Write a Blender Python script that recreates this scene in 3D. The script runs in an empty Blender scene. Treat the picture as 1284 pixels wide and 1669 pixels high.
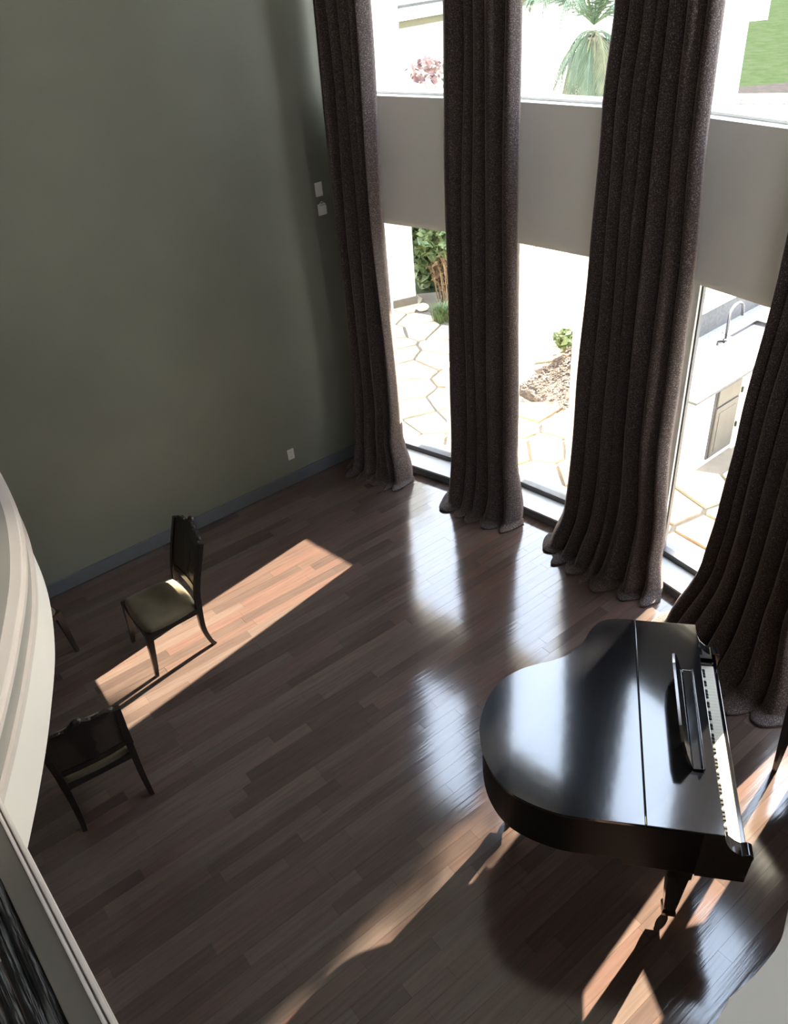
import bpy, bmesh, math, random
from mathutils import Vector, Matrix, Euler
random.seed(7)
S = bpy.context.scene
COL = S.collection
PI = math.pi

# ------------------------------------------------------------------ camera
cam_d = bpy.data.cameras.new('camera')
cam = bpy.data.objects.new('camera', cam_d)
COL.objects.link(cam)
cam_d.sensor_fit = 'HORIZONTAL'
cam_d.sensor_width = 36.0
cam_d.lens = 1300.0 / 1284.0 * 36.0
cam_d.clip_start = 0.02
cam_d.clip_end = 400
_r = Vector((0.9953388, -0.0565915, -0.0780902))
_d = Vector((-0.0964400, -0.5840697, -0.8059540))
_f = Vector((0.0, 0.8097283, -0.5868049))
cam.matrix_world = Matrix(((_r.x, -_d.x, -_f.x, 0.0), (_r.y, -_d.y, -_f.y, 0.0),
                           (_r.z, -_d.z, -_f.z, 4.6), (0, 0, 0, 1)))
S.camera = cam

# ------------------------------------------------------------------ sky, sun, exposure
w = bpy.data.worlds.new('world')
S.world = w
w.use_nodes = True
nt = w.node_tree
bg = nt.nodes['Background']
tc = nt.nodes.new('ShaderNodeTexCoord')
sx = nt.nodes.new('ShaderNodeSeparateXYZ')
rp = nt.nodes.new('ShaderNodeValToRGB')
nt.links.new(tc.outputs['Generated'], sx.inputs[0])
nt.links.new(sx.outputs['Z'], rp.inputs[0])
nt.links.new(rp.outputs[0], bg.inputs['Color'])
rp.color_ramp.elements[0].position = 0.0
rp.color_ramp.elements[0].color = (0.98, 0.95, 0.92, 1)
rp.color_ramp.elements[1].position = 1.0
rp.color_ramp.elements[1].color = (0.60, 0.74, 1.0, 1)
bg.inputs['Strength'].default_value = 9.0

SUN_AZ = math.radians(44.0)     # direction towards the sun in plan, from +X
SUN_EL = math.radians(22.6)
sd = bpy.data.lights.new('sun', 'SUN')
sd.energy = 62.0
sd.color = (1.0, 0.86, 0.66)
sd.angle = math.radians(0.6)
sun = bpy.data.objects.new('sun', sd)
COL.objects.link(sun)
_sv = Vector((math.cos(SUN_AZ) * math.cos(SUN_EL), math.sin(SUN_AZ) * math.cos(SUN_EL), math.sin(SUN_EL)))
sun.rotation_euler = _sv.to_track_quat('Z', 'Y').to_euler()
sun.location = _sv * 30

S.view_settings.view_transform = 'Standard'
S.view_settings.look = 'None'
S.view_settings.gamma = 1.0
S.view_settings.use_curve_mapping = False
S.view_settings.exposure = 0.5

# ------------------------------------------------------------------ helpers
def link(o, parent=None):
    COL.objects.link(o)
    if parent is not None:
        o.parent = parent
    return o

def mesh_obj(name, bm, mat, parent=None, smooth=False, loc=None, rot=None):
    bmesh.ops.recalc_face_normals(bm, faces=bm.faces)
    me = bpy.data.meshes.new(name)
    bm.to_mesh(me)
    bm.free()
    if mat is not None:
        me.materials.append(mat)
    if smooth:
        for p in me.polygons:
            p.use_smooth = True
    o = bpy.data.objects.new(name, me)
    if loc is not None:
        o.location = loc
    if rot is not None:
        o.rotation_euler = rot
    return link(o, parent)

def empty(name, loc=(0, 0, 0), rz=0.0, parent=None):
    o = bpy.data.objects.new(name, None)
    o.empty_display_size = 0.1
    o.location = loc
    o.rotation_euler = (0, 0, rz)
    return link(o, parent)

def tag(o, label, cat, group=None):
    o['label'] = label
    o['category'] = cat
    if group:
        o['group'] = group
    return o

def struct(o, label=None):
    o['kind'] = 'structure'
    if label:
        o['label'] = label
    return o

def box(bm, x0, x1, y0, y1, z0, z1, M=None, bevel=0.0):
    vs = [bm.verts.new(v) for v in ((x0, y0, z0), (x1, y0, z0), (x1, y1, z0), (x0, y1, z0),
                                    (x0, y0, z1), (x1, y0, z1), (x1, y1, z1), (x0, y1, z1))]
    fs = [bm.faces.new([vs[i] for i in f]) for f in
          ((0, 3, 2, 1), (4, 5, 6, 7), (0, 1, 5, 4), (1, 2, 6, 5), (2, 3, 7, 6), (3, 0, 4, 7))]
    if bevel:
        es = list({e for f in fs for e in f.edges})
        r = bmesh.ops.bevel(bm, geom=es, offset=bevel, segments=2, affect='EDGES', profile=0.5)
        vs = list({v for f in r['faces'] for v in f.verts} | {v for v in vs if v.is_valid})
    if M is not None:
        bmesh.ops.transform(bm, matrix=M, verts=[v for v in vs if v.is_valid])
    return vs

def box_obj(name, x0, x1, y0, y1, z0, z1, mat, parent=None, bevel=0.0, M=None):
    bm = bmesh.new()
    box(bm, x0, x1, y0, y1, z0, z1, M, bevel)
    return mesh_obj(name, bm, mat, parent)

def prism(bm, pts, z0, z1, bevel=0.0):
    lo = [bm.verts.new((p[0], p[1], z0)) for p in pts]
    hi = [bm.verts.new((p[0], p[1], z1)) for p in pts]
    n = len(pts)
    fb = bm.faces.new(lo[::-1])
    ft = bm.faces.new(hi)
    for i in range(n):
        bm.faces.new((lo[i], lo[(i + 1) % n], hi[(i + 1) % n], hi[i]))
    if bevel:
        bmesh.ops.bevel(bm, geom=list(ft.edges) + list(fb.edges), offset=bevel, segments=2, affect='EDGES', profile=0.5)

def sweep(bm, pts, sizes, sides=4, up=Vector((1, 0, 0)), rot=PI / 4):
    """tapered tube through pts; sizes = half widths (a, b) or one number"""
    rings = []
    pts = [Vector(p) for p in pts]
    n = len(pts)
    for i, p in enumerate(pts):
        t = (pts[min(i + 1, n - 1)] - pts[max(i - 1, 0)]).normalized()
        a = (up - t * up.dot(t)).normalized()
        b = t.cross(a)
        s = sizes[i]
        if not isinstance(s, (tuple, list)):
            s = (s, s)
        k = math.sqrt(2) if sides == 4 else 1.0
        ring = []
        for j in range(sides):
            an = 2 * PI * j / sides + (rot if sides == 4 else 0)
            ring.append(bm.verts.new(p + a * (math.cos(an) * s[0] * k) + b * (math.sin(an) * s[1] * k)))
        rings.append(ring)
    for r0, r1 in zip(rings, rings[1:]):
        for j in range(sides):
            bm.faces.new((r0[j], r0[(j + 1) % sides], r1[(j + 1) % sides], r1[j]))
    bm.faces.new(rings[0][::-1])
    bm.faces.new(rings[-1])

def lathe(bm, prof, c=(0, 0, 0), seg=20):
    rings = []
    for r, z in prof:
        rings.append([bm.verts.new((c[0] + r * math.cos(2 * PI * j / seg), c[1] + r * math.sin(2 * PI * j / seg), c[2] + z)) for j in range(seg)])
    for r0, r1 in zip(rings, rings[1:]):
        for j in range(seg):
            bm.faces.new((r0[j], r0[(j + 1) % seg], r1[(j + 1) % seg], r1[j]))
    bm.faces.new(rings[0][::-1])
    bm.faces.new(rings[-1])

def catmull(pts, n=6, closed=False):
    out = []
    m = len(pts)
    rng = range(m) if closed else range(m - 1)
    for i in rng:
        if closed:
            p0, p1, p2, p3 = pts[(i - 1) % m], pts[i], pts[(i + 1) % m], pts[(i + 2) % m]
        else:
            p0, p1, p2, p3 = pts[max(i - 1, 0)], pts[i], pts[i + 1], pts[min(i + 2, m - 1)]
        for k in range(n):
            t = k / n
            out.append(tuple(0.5 * (2 * b + (c - a) * t + (2 * a - 5 * b + 4 * c - d) * t * t + (3 * b - a - 3 * c + d) * t ** 3)
                             for a, b, c, d in zip(p0, p1, p2, p3)))
    if not closed:
        out.append(tuple(pts[-1]))
    return out

# ------------------------------------------------------------------ materials
def mat(name, col, rough=0.6, var=0.0, scale=6.0, col2=None, bump=0.0, bscale=40.0, coat=0.0, metal=0.0, spec=0.5, stretch=None, detail=4.0, lo=0.35, hi=0.65, sheen=0.0):
    m = bpy.data.materials.new(name)
    m.use_nodes = True
    t = m.node_tree
    b = t.nodes['Principled BSDF']
    b.inputs['Base Color'].default_value = (*col, 1)
    b.inputs['Roughness'].default_value = rough
    b.inputs['Metallic'].default_value = metal
    b.inputs['Specular IOR Level'].default_value = spec
    b.inputs['Coat Weight'].default_value = coat
    b.inputs['Sheen Weight'].default_value = sheen
    co = t.nodes.new('ShaderNodeTexCoord')
    src = co.outputs['Object']
    if stretch:
        mp = t.nodes.new('ShaderNodeMapping')
        mp.inputs['Scale'].default_value = stretch
        t.links.new(src, mp.inputs[0])
        src = mp.outputs[0]
    if col2 is None and var:
        col2 = tuple(c * (1 + var) for c in col)
    if col2 is not None:
        n = t.nodes.new('ShaderNodeTexNoise')
        n.inputs['Scale'].default_value = scale
        n.inputs['Detail'].default_value = detail
        t.links.new(src, n.inputs['Vector'])
        r = t.nodes.new('ShaderNodeValToRGB')
        r.color_ramp.elements[0].position = lo
        r.color_ramp.elements[1].position = hi
        r.color_ramp.elements[0].color = (*col, 1)
        r.color_ramp.elements[1].color = (*col2, 1)
        t.links.new(n.outputs['Fac'], r.inputs[0])
        t.links.new(r.outputs[0], b.inputs['Base Color'])
    if bump:
        n2 = t.nodes.new('ShaderNodeTexNoise')
        n2.inputs['Scale'].default_value = bscale
        t.links.new(src, n2.inputs['Vector'])
        bp = t.nodes.new('ShaderNodeBump')
        bp.inputs['Strength'].default_value = bump
        bp.inputs['Distance'].default_value = 0.01
        t.links.new(n2.outputs['Fac'], bp.inputs['Height'])
        t.links.new(bp.outputs[0], b.inputs['Normal'])
    return m

def floor_mat(name, island):
    m = bpy.data.materials.new(name)
    m.use_nodes = True
    t = m.node_tree
    b = t.nodes['Principled BSDF']
    if island:
        rnd = t.nodes.new('ShaderNodeNewGeometry').outputs['Random Per Island']
    else:
        rnd = t.nodes.new('ShaderNodeObjectInfo').outputs['Random']
    r = t.nodes.new('ShaderNodeValToRGB')
    e = r.color_ramp.elements
    e[0].position = 0.0
    e[0].color = (0.078, 0.054, 0.047, 1)
    e[1].position = 1.0
    e[1].color = (0.136, 0.094, 0.079, 1)
    for p, c in ((0.25, (0.096, 0.067, 0.057, 1)), (0.55, (0.122, 0.074, 0.062, 1)), (0.8, (0.113, 0.084, 0.073, 1))):
        k = e.new(p)
        k.color = c
    t.links.new(rnd, r.inputs[0])
    geo = t.nodes.new('ShaderNodeNewGeometry')
    mp = t.nodes.new('ShaderNodeMapping')
    mp.vector_type = 'TEXTURE'
    mp.inputs['Rotation'].default_value = (0, 0, math.radians(34.66))
    mp.inputs['Scale'].default_value = (1.0, 0.06, 1.0)
    t.links.new(geo.outputs['Position'], mp.inputs[0])
    n = t.nodes.new('ShaderNodeTexNoise')
    n.inputs['Scale'].default_value = 3.0
    n.inputs['Detail'].default_value = 6
    t.links.new(mp.outputs[0], n.inputs['Vector'])
    mr = t.nodes.new('ShaderNodeMapRange')
    mr.inputs['To Min'].default_value = 0.50
    mr.inputs['To Max'].default_value = 1.08
    t.links.new(n.outputs['Fac'], mr.inputs[0])
    mx = t.nodes.new('ShaderNodeMix')
    mx.data_type = 'RGBA'
    mx.blend_type = 'MULTIPLY'
    mx.inputs[0].default_value = 1.0
    t.links.new(r.outputs[0], mx.inputs[6])
    t.links.new(mr.outputs[0], mx.inputs[7])
    t.links.new(mx.outputs[2], b.inputs['Base Color'])
    b.inputs['Roughness'].default_value = 0.115
    b.inputs['Specular IOR Level'].default_value = 1.0
    bp = t.nodes.new('ShaderNodeBump')
    bp.inputs['Strength'].default_value = 0.10
    bp.inputs['Distance'].default_value = 0.004
    t.links.new(n.outputs['Fac'], bp.inputs['Height'])
    t.links.new(bp.outputs[0], b.inputs['Normal'])
    return m

def velvet_mat():
    m = mat('velvet', (0.050, 0.041, 0.040), rough=0.75, spec=0.2, sheen=0.5)
    t = m.node_tree
    b = t.nodes['Principled BSDF']
    b.inputs['Sheen Roughness'].default_value = 0.4
    b.inputs['Sheen Tint'].default_value = (0.55, 0.46, 0.42, 1)
    co = t.nodes.new('ShaderNodeTexCoord')
    v = t.nodes.new('ShaderNodeTexNoise')
    v.inputs['Scale'].default_value = 150.0
    v.inputs['Detail'].default_value = 3
    t.links.new(co.outputs['Object'], v.inputs['Vector'])
    r = t.nodes.new('ShaderNodeValToRGB')
    e = r.color_ramp.elements
    e[0].position = 0.50
    e[0].color = (0.038, 0.027, 0.027, 1)
    e[1].position = 0.74
    e[1].color = (0.23, 0.19, 0.175, 1)
    t.links.new(v.outputs['Fac'], r.inputs[0])
    t.links.new(r.outputs[0], b.inputs['Base Color'])
    return m

M_green = mat('green_wall_paint', (0.150, 0.153, 0.118), rough=0.55, col2=(0.170, 0.173, 0.134), scale=1.2, bump=0.05, bscale=60)
M_grey = mat('grey_wall_paint', (0.40, 0.385, 0.355), rough=0.6, var=0.04, scale=2)
M_white = mat('white_paint', (0.80, 0.78, 0.73), rough=0.45, var=0.03, scale=3)
M_ceil = mat('ceiling_paint', (0.62, 0.60, 0.56), rough=0.8, var=0.03, scale=3)
M_base = mat('baseboard_paint', (0.105, 0.11, 0.12), rough=0.35, var=0.08, scale=5)
M_spandrel = mat('spandrel_paint', (0.84, 0.82, 0.77), rough=0.6, var=0.03, scale=2)
M_ledge = mat('ledge_paint', (0.42, 0.43, 0.44), rough=0.4, var=0.04)
M_frame = mat('window_frame_paint', (0.80, 0.78, 0.72), rough=0.4, var=0.05)
M_darkframe = mat('dark_frame', (0.05, 0.05, 0.055), rough=0.4, var=0.1)
M_plate = mat('white_plastic', (0.62, 0.61, 0.56), rough=0.35, var=0.03)
M_slot = mat('dark_slot', (0.03, 0.03, 0.03), rough=0.5, var=0.1)
M_piano = mat('black_lacquer', (0.004, 0.004, 0.005), rough=0.11, var=0.5, scale=3, coat=0.8, bump=0.02, bscale=14, spec=0.8)
M_piano.node_tree.nodes['Principled BSDF'].inputs['Coat Roughness'].default_value = 0.07
M_pianoin = mat('black_satin', (0.005, 0.005, 0.006), rough=0.38, var=0.3, spec=0.25)
M_ivory = mat('ivory', (0.80, 0.78, 0.70), rough=0.3, var=0.03, scale=20)
M_ebony = mat('ebony', (0.008, 0.008, 0.008), rough=0.3, var=0.2)
M_brass = mat('brass', (0.45, 0.30, 0.12), rough=0.35, metal=1.0, var=0.2)
M_chair = mat('ebonised_wood', (0.010, 0.007, 0.006), rough=0.28, var=0.5, scale=12, bump=0.08, bscale=40)
M_seat = mat('olive_velvet', (0.125, 0.100, 0.060), rough=0.9, spec=0.1, col2=(0.165, 0.138, 0.088), scale=5, sheen=0.2)
M_cane = mat('dark_cane', (0.035, 0.026, 0.021), rough=0.5, var=0.6, scale=60)
M_capgrey = mat('cap_paint', (0.30, 0.285, 0.255), rough=0.4, var=0.05, scale=2)
M_mould = mat('moulding_paint', (0.62, 0.57, 0.53), rough=0.35, var=0.04)
M_band = mat('band_paint', (0.125, 0.115, 0.098), rough=0.4, var=0.05, scale=2)
M_bark = mat('distressed_black', (0.006, 0.006, 0.007), rough=0.45, col2=(0.16, 0.16, 0.15), scale=5, stretch=(1.3, 16, 5), bump=0.9, bscale=9, lo=0.58, hi=0.72)
M_velvet = velvet_mat()
M_floor = floor_mat('floor_board_wood', False)
M_floor2 = floor_mat('floor_board_wood_joined', True)
M_sub = mat('subfloor', (0.02, 0.015, 0.013), rough=0.8, var=0.2)
M_stone = mat('flagstone', (0.34, 0.28, 0.18), rough=0.7, col2=(0.46, 0.40, 0.29), scale=2.5, bump=0.3, bscale=12)
M_stone2 = mat('flagstone_rust', (0.32, 0.20, 0.11), rough=0.7, col2=(0.42, 0.30, 0.20), scale=3, bump=0.3, bscale=12)
M_mortar = mat('mortar', (0.11, 0.09, 0.07), rough=0.9, var=0.15, scale=12)
M_stucco = mat('stucco', (0.80, 0.78, 0.72), rough=0.8, var=0.05, bump=0.3, bscale=50)
M_cream = mat('cream_stucco', (0.82, 0.74, 0.52), rough=0.8, var=0.05, bump=0.2, bscale=50)
M_wallstone = mat('pale_wall_stone', (0.70, 0.66, 0.56), rough=0.8, var=0.15, scale=8, bump=0.4, bscale=20)
M_mulch = mat('mulch', (0.030, 0.020, 0.014), rough=0.9, col2=(0.10, 0.07, 0.05), scale=30, bump=1.0, bscale=60)
M_chip = mat('mulch_chip', (0.055, 0.036, 0.026), rough=0.8, col2=(0.16, 0.12, 0.09), scale=5)
M_lawn = mat('lawn', (0.021, 0.031, 0.014), rough=1.0, col2=(0.028, 0.037, 0.020), scale=3, spec=0.0)
M_leaf = mat('leaf_green', (0.055, 0.095, 0.03), rough=0.5, col2=(0.13, 0.16, 0.06), scale=8)
M_leafb = mat('leaf_brown', (0.13, 0.075, 0.035), rough=0.7, col2=(0.22, 0.14, 0.07), scale=8)
M_red = mat('red_flower', (0.10, 0.045, 0.045), rough=0.6, col2=(0.22, 0.16, 0.15), scale=6)
M_palm = mat('palm_leaf', (0.05, 0.085, 0.045), rough=0.5, col2=(0.10, 0.14, 0.08), scale=4)
M_palmd = mat('palm_dry', (0.10, 0.105, 0.06), rough=0.8, col2=(0.16, 0.17, 0.10), scale=4)
M_trunk = mat('palm_bark', (0.12, 0.09, 0.07), rough=0.9, var=0.5, scale=12, bump=0.8, bscale=20)
M_stem = mat('plant_stem', (0.12, 0.07, 0.04), rough=0.8, var=0.3)
M_granite = mat('granite', (0.16, 0.16, 0.165), rough=0.5, col2=(0.24, 0.24, 0.24), scale=60)
M_splash = mat('grey_granite', (0.035, 0.037, 0.04), rough=0.5, col2=(0.06, 0.06, 0.065), scale=30)
M_cab = mat('dark_cabinet', (0.055, 0.050, 0.043), rough=0.5, var=0.2)
M_steel = mat('steel', (0.16, 0.16, 0.17), rough=0.35, metal=1.0, var=0.05)
M_fascia = mat('ochre_fascia', (0.085, 0.08, 0.045), rough=0.6, var=0.2)
M_pave = mat('far_paving', (0.030, 0.027, 0.026), rough=1.0, var=0.2, spec=0.0)
M_glass = bpy.data.materials.new('window_glass')
M_glass.use_nodes = True
_t = M_glass.node_tree
_b = _t.nodes['Principled BSDF']
_o = _t.nodes['Material Output']
_tr = _t.nodes.new('ShaderNodeBsdfTransparent')
_tr.inputs[0].default_value = (0.95, 0.965, 0.96, 1)
_gl = _t.nodes.new('ShaderNodeBsdfGlossy')
_gl.inputs['Roughness'].default_value = 0.02
_fr = _t.nodes.new('ShaderNodeFresnel')
_fr.inputs['IOR'].default_value = 1.35
_mx = _t.nodes.new('ShaderNodeMixShader')
_gm = _t.nodes.new('ShaderNodeNewGeometry')
_iv = _t.nodes.new('ShaderNodeMath')
_iv.operation = 'SUBTRACT'
_iv.inputs[0].default_value = 1.0
_mu = _t.nodes.new('ShaderNodeMath')
_mu.operation = 'MULTIPLY'
_t.links.new(_gm.outputs['Backfacing'], _iv.inputs[1])
_t.links.new(_fr.outputs[0], _mu.inputs[0])
_t.links.new(_iv.outputs[0], _mu.inputs[1])
_t.links.new(_mu.outputs[0], _mx.inputs[0])
_t.links.new(_tr.outputs[0], _mx.inputs[1])
_t.links.new(_gl.outputs[0], _mx.inputs[2])
_t.links.new(_mx.outputs[0], _o.inputs['Surface'])

# ------------------------------------------------------------------ room shell
H_CEIL = 6.6
J = [(-0.17, 7.625), (1.03, 6.63), (1.98, 5.62), (2.67, 4.41), (3.145, 3.10), (3.39, 1.73), (3.40, 0.35)]
GW = Vector((0.8225, 0.5687))                 # along the green wall towards the corner
gfar = (J[0][0] - GW.x * 8.2, J[0][1] - GW.y * 8.2)
room = [gfar] + J + [(3.40, -2.6), (gfar[0], -2.6)]

def wall_seg(name, a, b, z0, z1, th, m, parent=None, side=1, extra=0.0):
    a = Vector(a); b = Vector(b)
    d = (b - a).normalized()
    L = (b - a).length
    ang = math.atan2(d.y, d.x)
    bm = bmesh.new()
    if side > 0:
        box(bm, -extra, L + extra, 0, th, z0, z1)
    else:
        box(bm, -extra, L + extra, -th, 0, z0, z1)
    return mesh_obj(name, bm, m, parent, loc=(a.x, a.y, 0), rot=(0, 0, ang))

struct(wall_seg('wall_left', gfar, J[0], 0, H_CEIL, 0.2, M_green, side=1, extra=0.0))
struct(wall_seg('wall_far_left', (gfar[0], -2.6), gfar, 0, H_CEIL, 0.2, M_grey, side=1))
bm = bmesh.new()
box(bm, gfar[0], -1.0, -2.8, -2.6, 0, H_CEIL)
box(bm, 0.9, 3.40, -2.8, -2.6, 0, H_CEIL)
box(bm, -1.0, 0.9, -2.8, -2.6, 0, 4.0)
box(bm, -1.0, 0.9, -2.8, -2.6, 5.6, H_CEIL)
struct(mesh_obj('wall_back', bm, M_grey))
w5 = struct(empty('window_5', (-0.05, -2.7, 4.0)))  # unseen window added behind the camera so sky light brightens the spandrels
for x0, x1, z0, z1 in ((-0.95, -0.89, 0, 1.6), (0.89, 0.95, 0, 1.6), (-0.03, 0.03, 0.06, 1.54)):
    box_obj('frame_stile', x0, x1, -0.04, 0.04, z0, z1, M_frame, w5, bevel=0.004)
for z0, z1 in ((0, 0.06), (1.54, 1.6)):
    box_obj('frame_rail', -0.89, 0.89, -0.04, 0.04, z0, z1, M_frame, w5, bevel=0.004)
for x0, x1 in ((-0.89, -0.03), (0.03, 0.89)):
    box_obj('pane', x0, x1, -0.003, 0.003, 0.06, 1.54, M_glass, w5)
struct(wall_seg('wall_right', J[6], (3.40, -2.6), 0, H_CEIL, 0.2, M_grey, side=1))
bm = bmesh.new()
outer = [(gfar[0] - .3, gfar[1] + .2)] + [(x + .25, y + .2) for x, y in J] + [(3.7, -2.8), (gfar[0] - .3, -2.8)]
prism(bm, outer, H_CEIL, H_CEIL + 0.2)
struct(mesh_obj('ceiling', bm, M_ceil))
# baseboard of the green wall, with a small cap moulding
bb = empty('baseboard_left', (gfar[0], gfar[1], 0), math.atan2(GW.y, GW.x))
struct(bb)
box_obj('board', 0, 8.2 - 0.02, -0.018, 0.0, 0.0, 0.115, M_base, bb)
box_obj('cap_moulding', 0, 8.2 - 0.02, -0.025, 0.0, 0.115, 0.135, M_base, bb, bevel=0.004)

# ------------------------------------------------------------------ floor: boards
fl = empty('floor')
struct(fl)
bm = bmesh.new()
prism(bm, outer, -0.10, -0.014)
mesh_obj('subfloor', bm, M_sub, fl)

def inside(p, poly):
    c = False
    n = len(poly)
    for i in range(n):
        x1, y1 = poly[i]
        x2, y2 = poly[(i + 1) % n]
        if (y1 > p[1]) != (y2 > p[1]) and p[0] < (x2 - x1) * (p[1] - y1) / (y2 - y1) + x1:
            c = not c
    return c

def to_px(p):
    v = Vector(p) - Vector((0, 0, 4.6))
    z = v.dot(_f)
    if z <= 0.05:
        return (-9999, -9999)
    return (642 + 1300 * v.dot(_r) / z, 834.5 + 1300 * v.dot(_d) / z)

BW = 0.088
ux, uy = GW.x, GW.y
nx, ny = uy, -ux          # away from the green wall
boards = []
o0 = Vector(gfar)
row = 0
rr = random.Random(3)
while row * BW < 10.5:
    s = -rr.random() * 1.0 - 2.0
    off = 0.03 + row * BW
    while s < 13:
        L = rr.uniform(0.55, 1.6)
        c = (o0.x + ux * (s + L / 2) + nx * (off + BW / 2), o0.y + uy * (s + L / 2) + ny * (off + BW / 2))
        if True:
            e0 = (o0.x + ux * s + nx * (off + BW / 2), o0.y + uy * s + ny * (off + BW / 2))
            e1 = (o0.x + ux * (s + L) + nx * (off + BW / 2), o0.y + uy * (s + L) + ny * (off + BW / 2))
            # trim boards that would run through a wall
            k = 0
            ee0, ee1 = Vector(e0), Vector(e1)
            d = (ee1 - ee0).normalized()
            while not inside(ee0, room) and k < 55:
                ee0 += d * 0.03
                k += 1
            k = 0
            while not inside(ee1, room) and k < 60:
                ee1 -= d * 0.03
                k += 1
            if (ee1 - ee0).length > 0.06 and inside(ee0, room) and inside(ee1, room):
                boards.append((ee0, ee1))
        s += L
    row += 1

unit = bmesh.new()
box(unit, -0.5, 0.5, -0.5, 0.5, -0.5, 0.5)
me_b = bpy.data.meshes.new('board')
bmesh.ops.recalc_face_normals(unit, faces=unit.faces)
unit.to_mesh(me_b)
unit.free()
me_b.materials.append(M_floor)
def vis(b):
    m = (b[0] + b[1]) / 2
    q = to_px((m.x, m.y, 0))
    inn = -30 < q[0] < 1320 and 740 < q[1] < 1750
    return (0 if inn else 1, (m.x ** 2 + m.y ** 2))
boards.sort(key=vis)
BT = 0.012
rest = bmesh.new()
for i, (a, b) in enumerate(boards):
    m = (a + b) / 2
    L = (b - a).length - 0.0010
    W = BW - 0.0010
    R3 = Euler((rr.gauss(0, 0.0035), rr.gauss(0, 0.0005), math.atan2(uy, ux)))
    z = -BT / 2 + rr.uniform(-0.0004, 0.0)
    if i < 295:
        o = bpy.data.objects.new('board', me_b)
        COL.objects.link(o)
        o.parent = fl
        o.location = (m.x, m.y, z)
        o.rotation_euler = R3
        o.scale = (L, W, BT)
    else:
        M = Matrix.Translation((m.x, m.y, z)) @ R3.to_matrix().to_4x4() @ Matrix.Diagonal((L, W, BT, 1))
        box(rest, -0.5, 0.5, -0.5, 0.5, -0.5, 0.5, M)
ro = mesh_obj('boards', rest, M_floor2, fl)
ro['kind'] = 'stuff'

# ------------------------------------------------------------------ bay of windows
Z0, Z1, Z2, Z3 = 0.16, 2.52, 3.52, 6.25
def bay(i, a, b):
    a = Vector(a); b = Vector(b)
    L = (b - a).length
    ang = math.atan2(b.y - a.y, b.x - a.x)
    w = empty('window_%d' % (i + 1), (a.x, a.y, 0), ang)
    struct(w)
    low = ((0.30, 0.15, 0.40, 0.20, 0.20, 0.20)[i], 0.13)
    upp = ((0.16, 0.05, 0.16, 0.10, 0.10, 0.10)[i], 0.08)
    l0, r0 = low
    def bx(name, x0, x1, y0, y1, z0, z1, m, bev=0.0):
        return box_obj(name, x0, x1, y0, y1, z0, z1, m, w, bevel=bev)
    # y>0 is outside
    for (pl_, pr_), z0, z1 in ((low, 0.0, Z1), (upp, Z2, H_CEIL)):
        bx('pier', -0.01, pl_, 0.0, 0.20, z0, z1, M_spandrel)
        bx('pier', L - pr_, L + 0.01, 0.0, 0.20, z0, z1, M_spandrel)
    bx('spandrel', -0.01, L + 0.01, 0.0, 0.34, Z1, Z2, M_spandrel)
    bx('header', upp[0], L - upp[1], 0.0, 0.20, Z3, H_CEIL, M_grey)
    bx('sill_wall', l0, L - r0, 0.03, 0.22, -0.05, Z0 - 0.08, M_base)
    for z0, z1, yo, (pl_, pr_), jw in ((Z0 - 0.08, Z1, 0.04, low, (0.05, 0.05, 0.07, 0.05, 0.05, 0.05)[i]), (Z2, Z3, 0.09, upp, 0.05)):
        # frame: stiles, rails, inner bead and pane
        g0, g1 = pl_ + jw, L - pr_ - 0.05
        bx('frame_stile', pl_, g0, yo, yo + 0.07, z0, z1, M_frame, 0.004)
        bx('frame_stile', g1, L - pr_, yo, yo + 0.07, z0, z1, M_frame, 0.004)
        bx('frame_rail', g0, g1, yo, yo + 0.07, z0, z0 + (0.07 if z0 < 1 else 0.02), M_darkframe if z0 < 1 else M_frame, 0.004)
        bx('frame_rail', g0, g1, yo, yo + 0.07, z1 - 0.05, z1, M_frame, 0.004)
        bx('glazing_bead', g0, g0 + 0.014, yo + 0.02, yo + 0.05, z0 + 0.07, z1 - 0.05, M_darkframe if z0 < 1 else M_ledge)
        g = bx('pane', g0, g1, yo + 0.036, yo + 0.042, z0 + (0.06 if z0 < 1 else 0.015), z1 - 0.04, M_glass)
    # low ledge projecting into the room
    bx('ledge_front', 0.0, L, -0.20, 0.03, 0.0, 0.075, M_base)
    bx('ledge_top', 0.0, L, -0.21, 0.04, 0.075, 0.095, M_ledge, 0.003)
    # outside threshold of pale stone
    bx('outer_sill', l0 - 0.05, L - r0 + 0.05, 0.14, 0.34, -0.08, 0.06, M_wallstone, 0.006)
    return w
for i in range(4):
    bay(i, J[i], J[i + 1])
struct(wall_seg('wall_bay', J[4], J[5], 0, H_CEIL, 0.2, M_spandrel, side=1, extra=0.01))
struct(wall_seg('wall_bay', J[5], J[6], 0, H_CEIL, 0.2, M_spandrel, side=1, extra=0.01))

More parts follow.
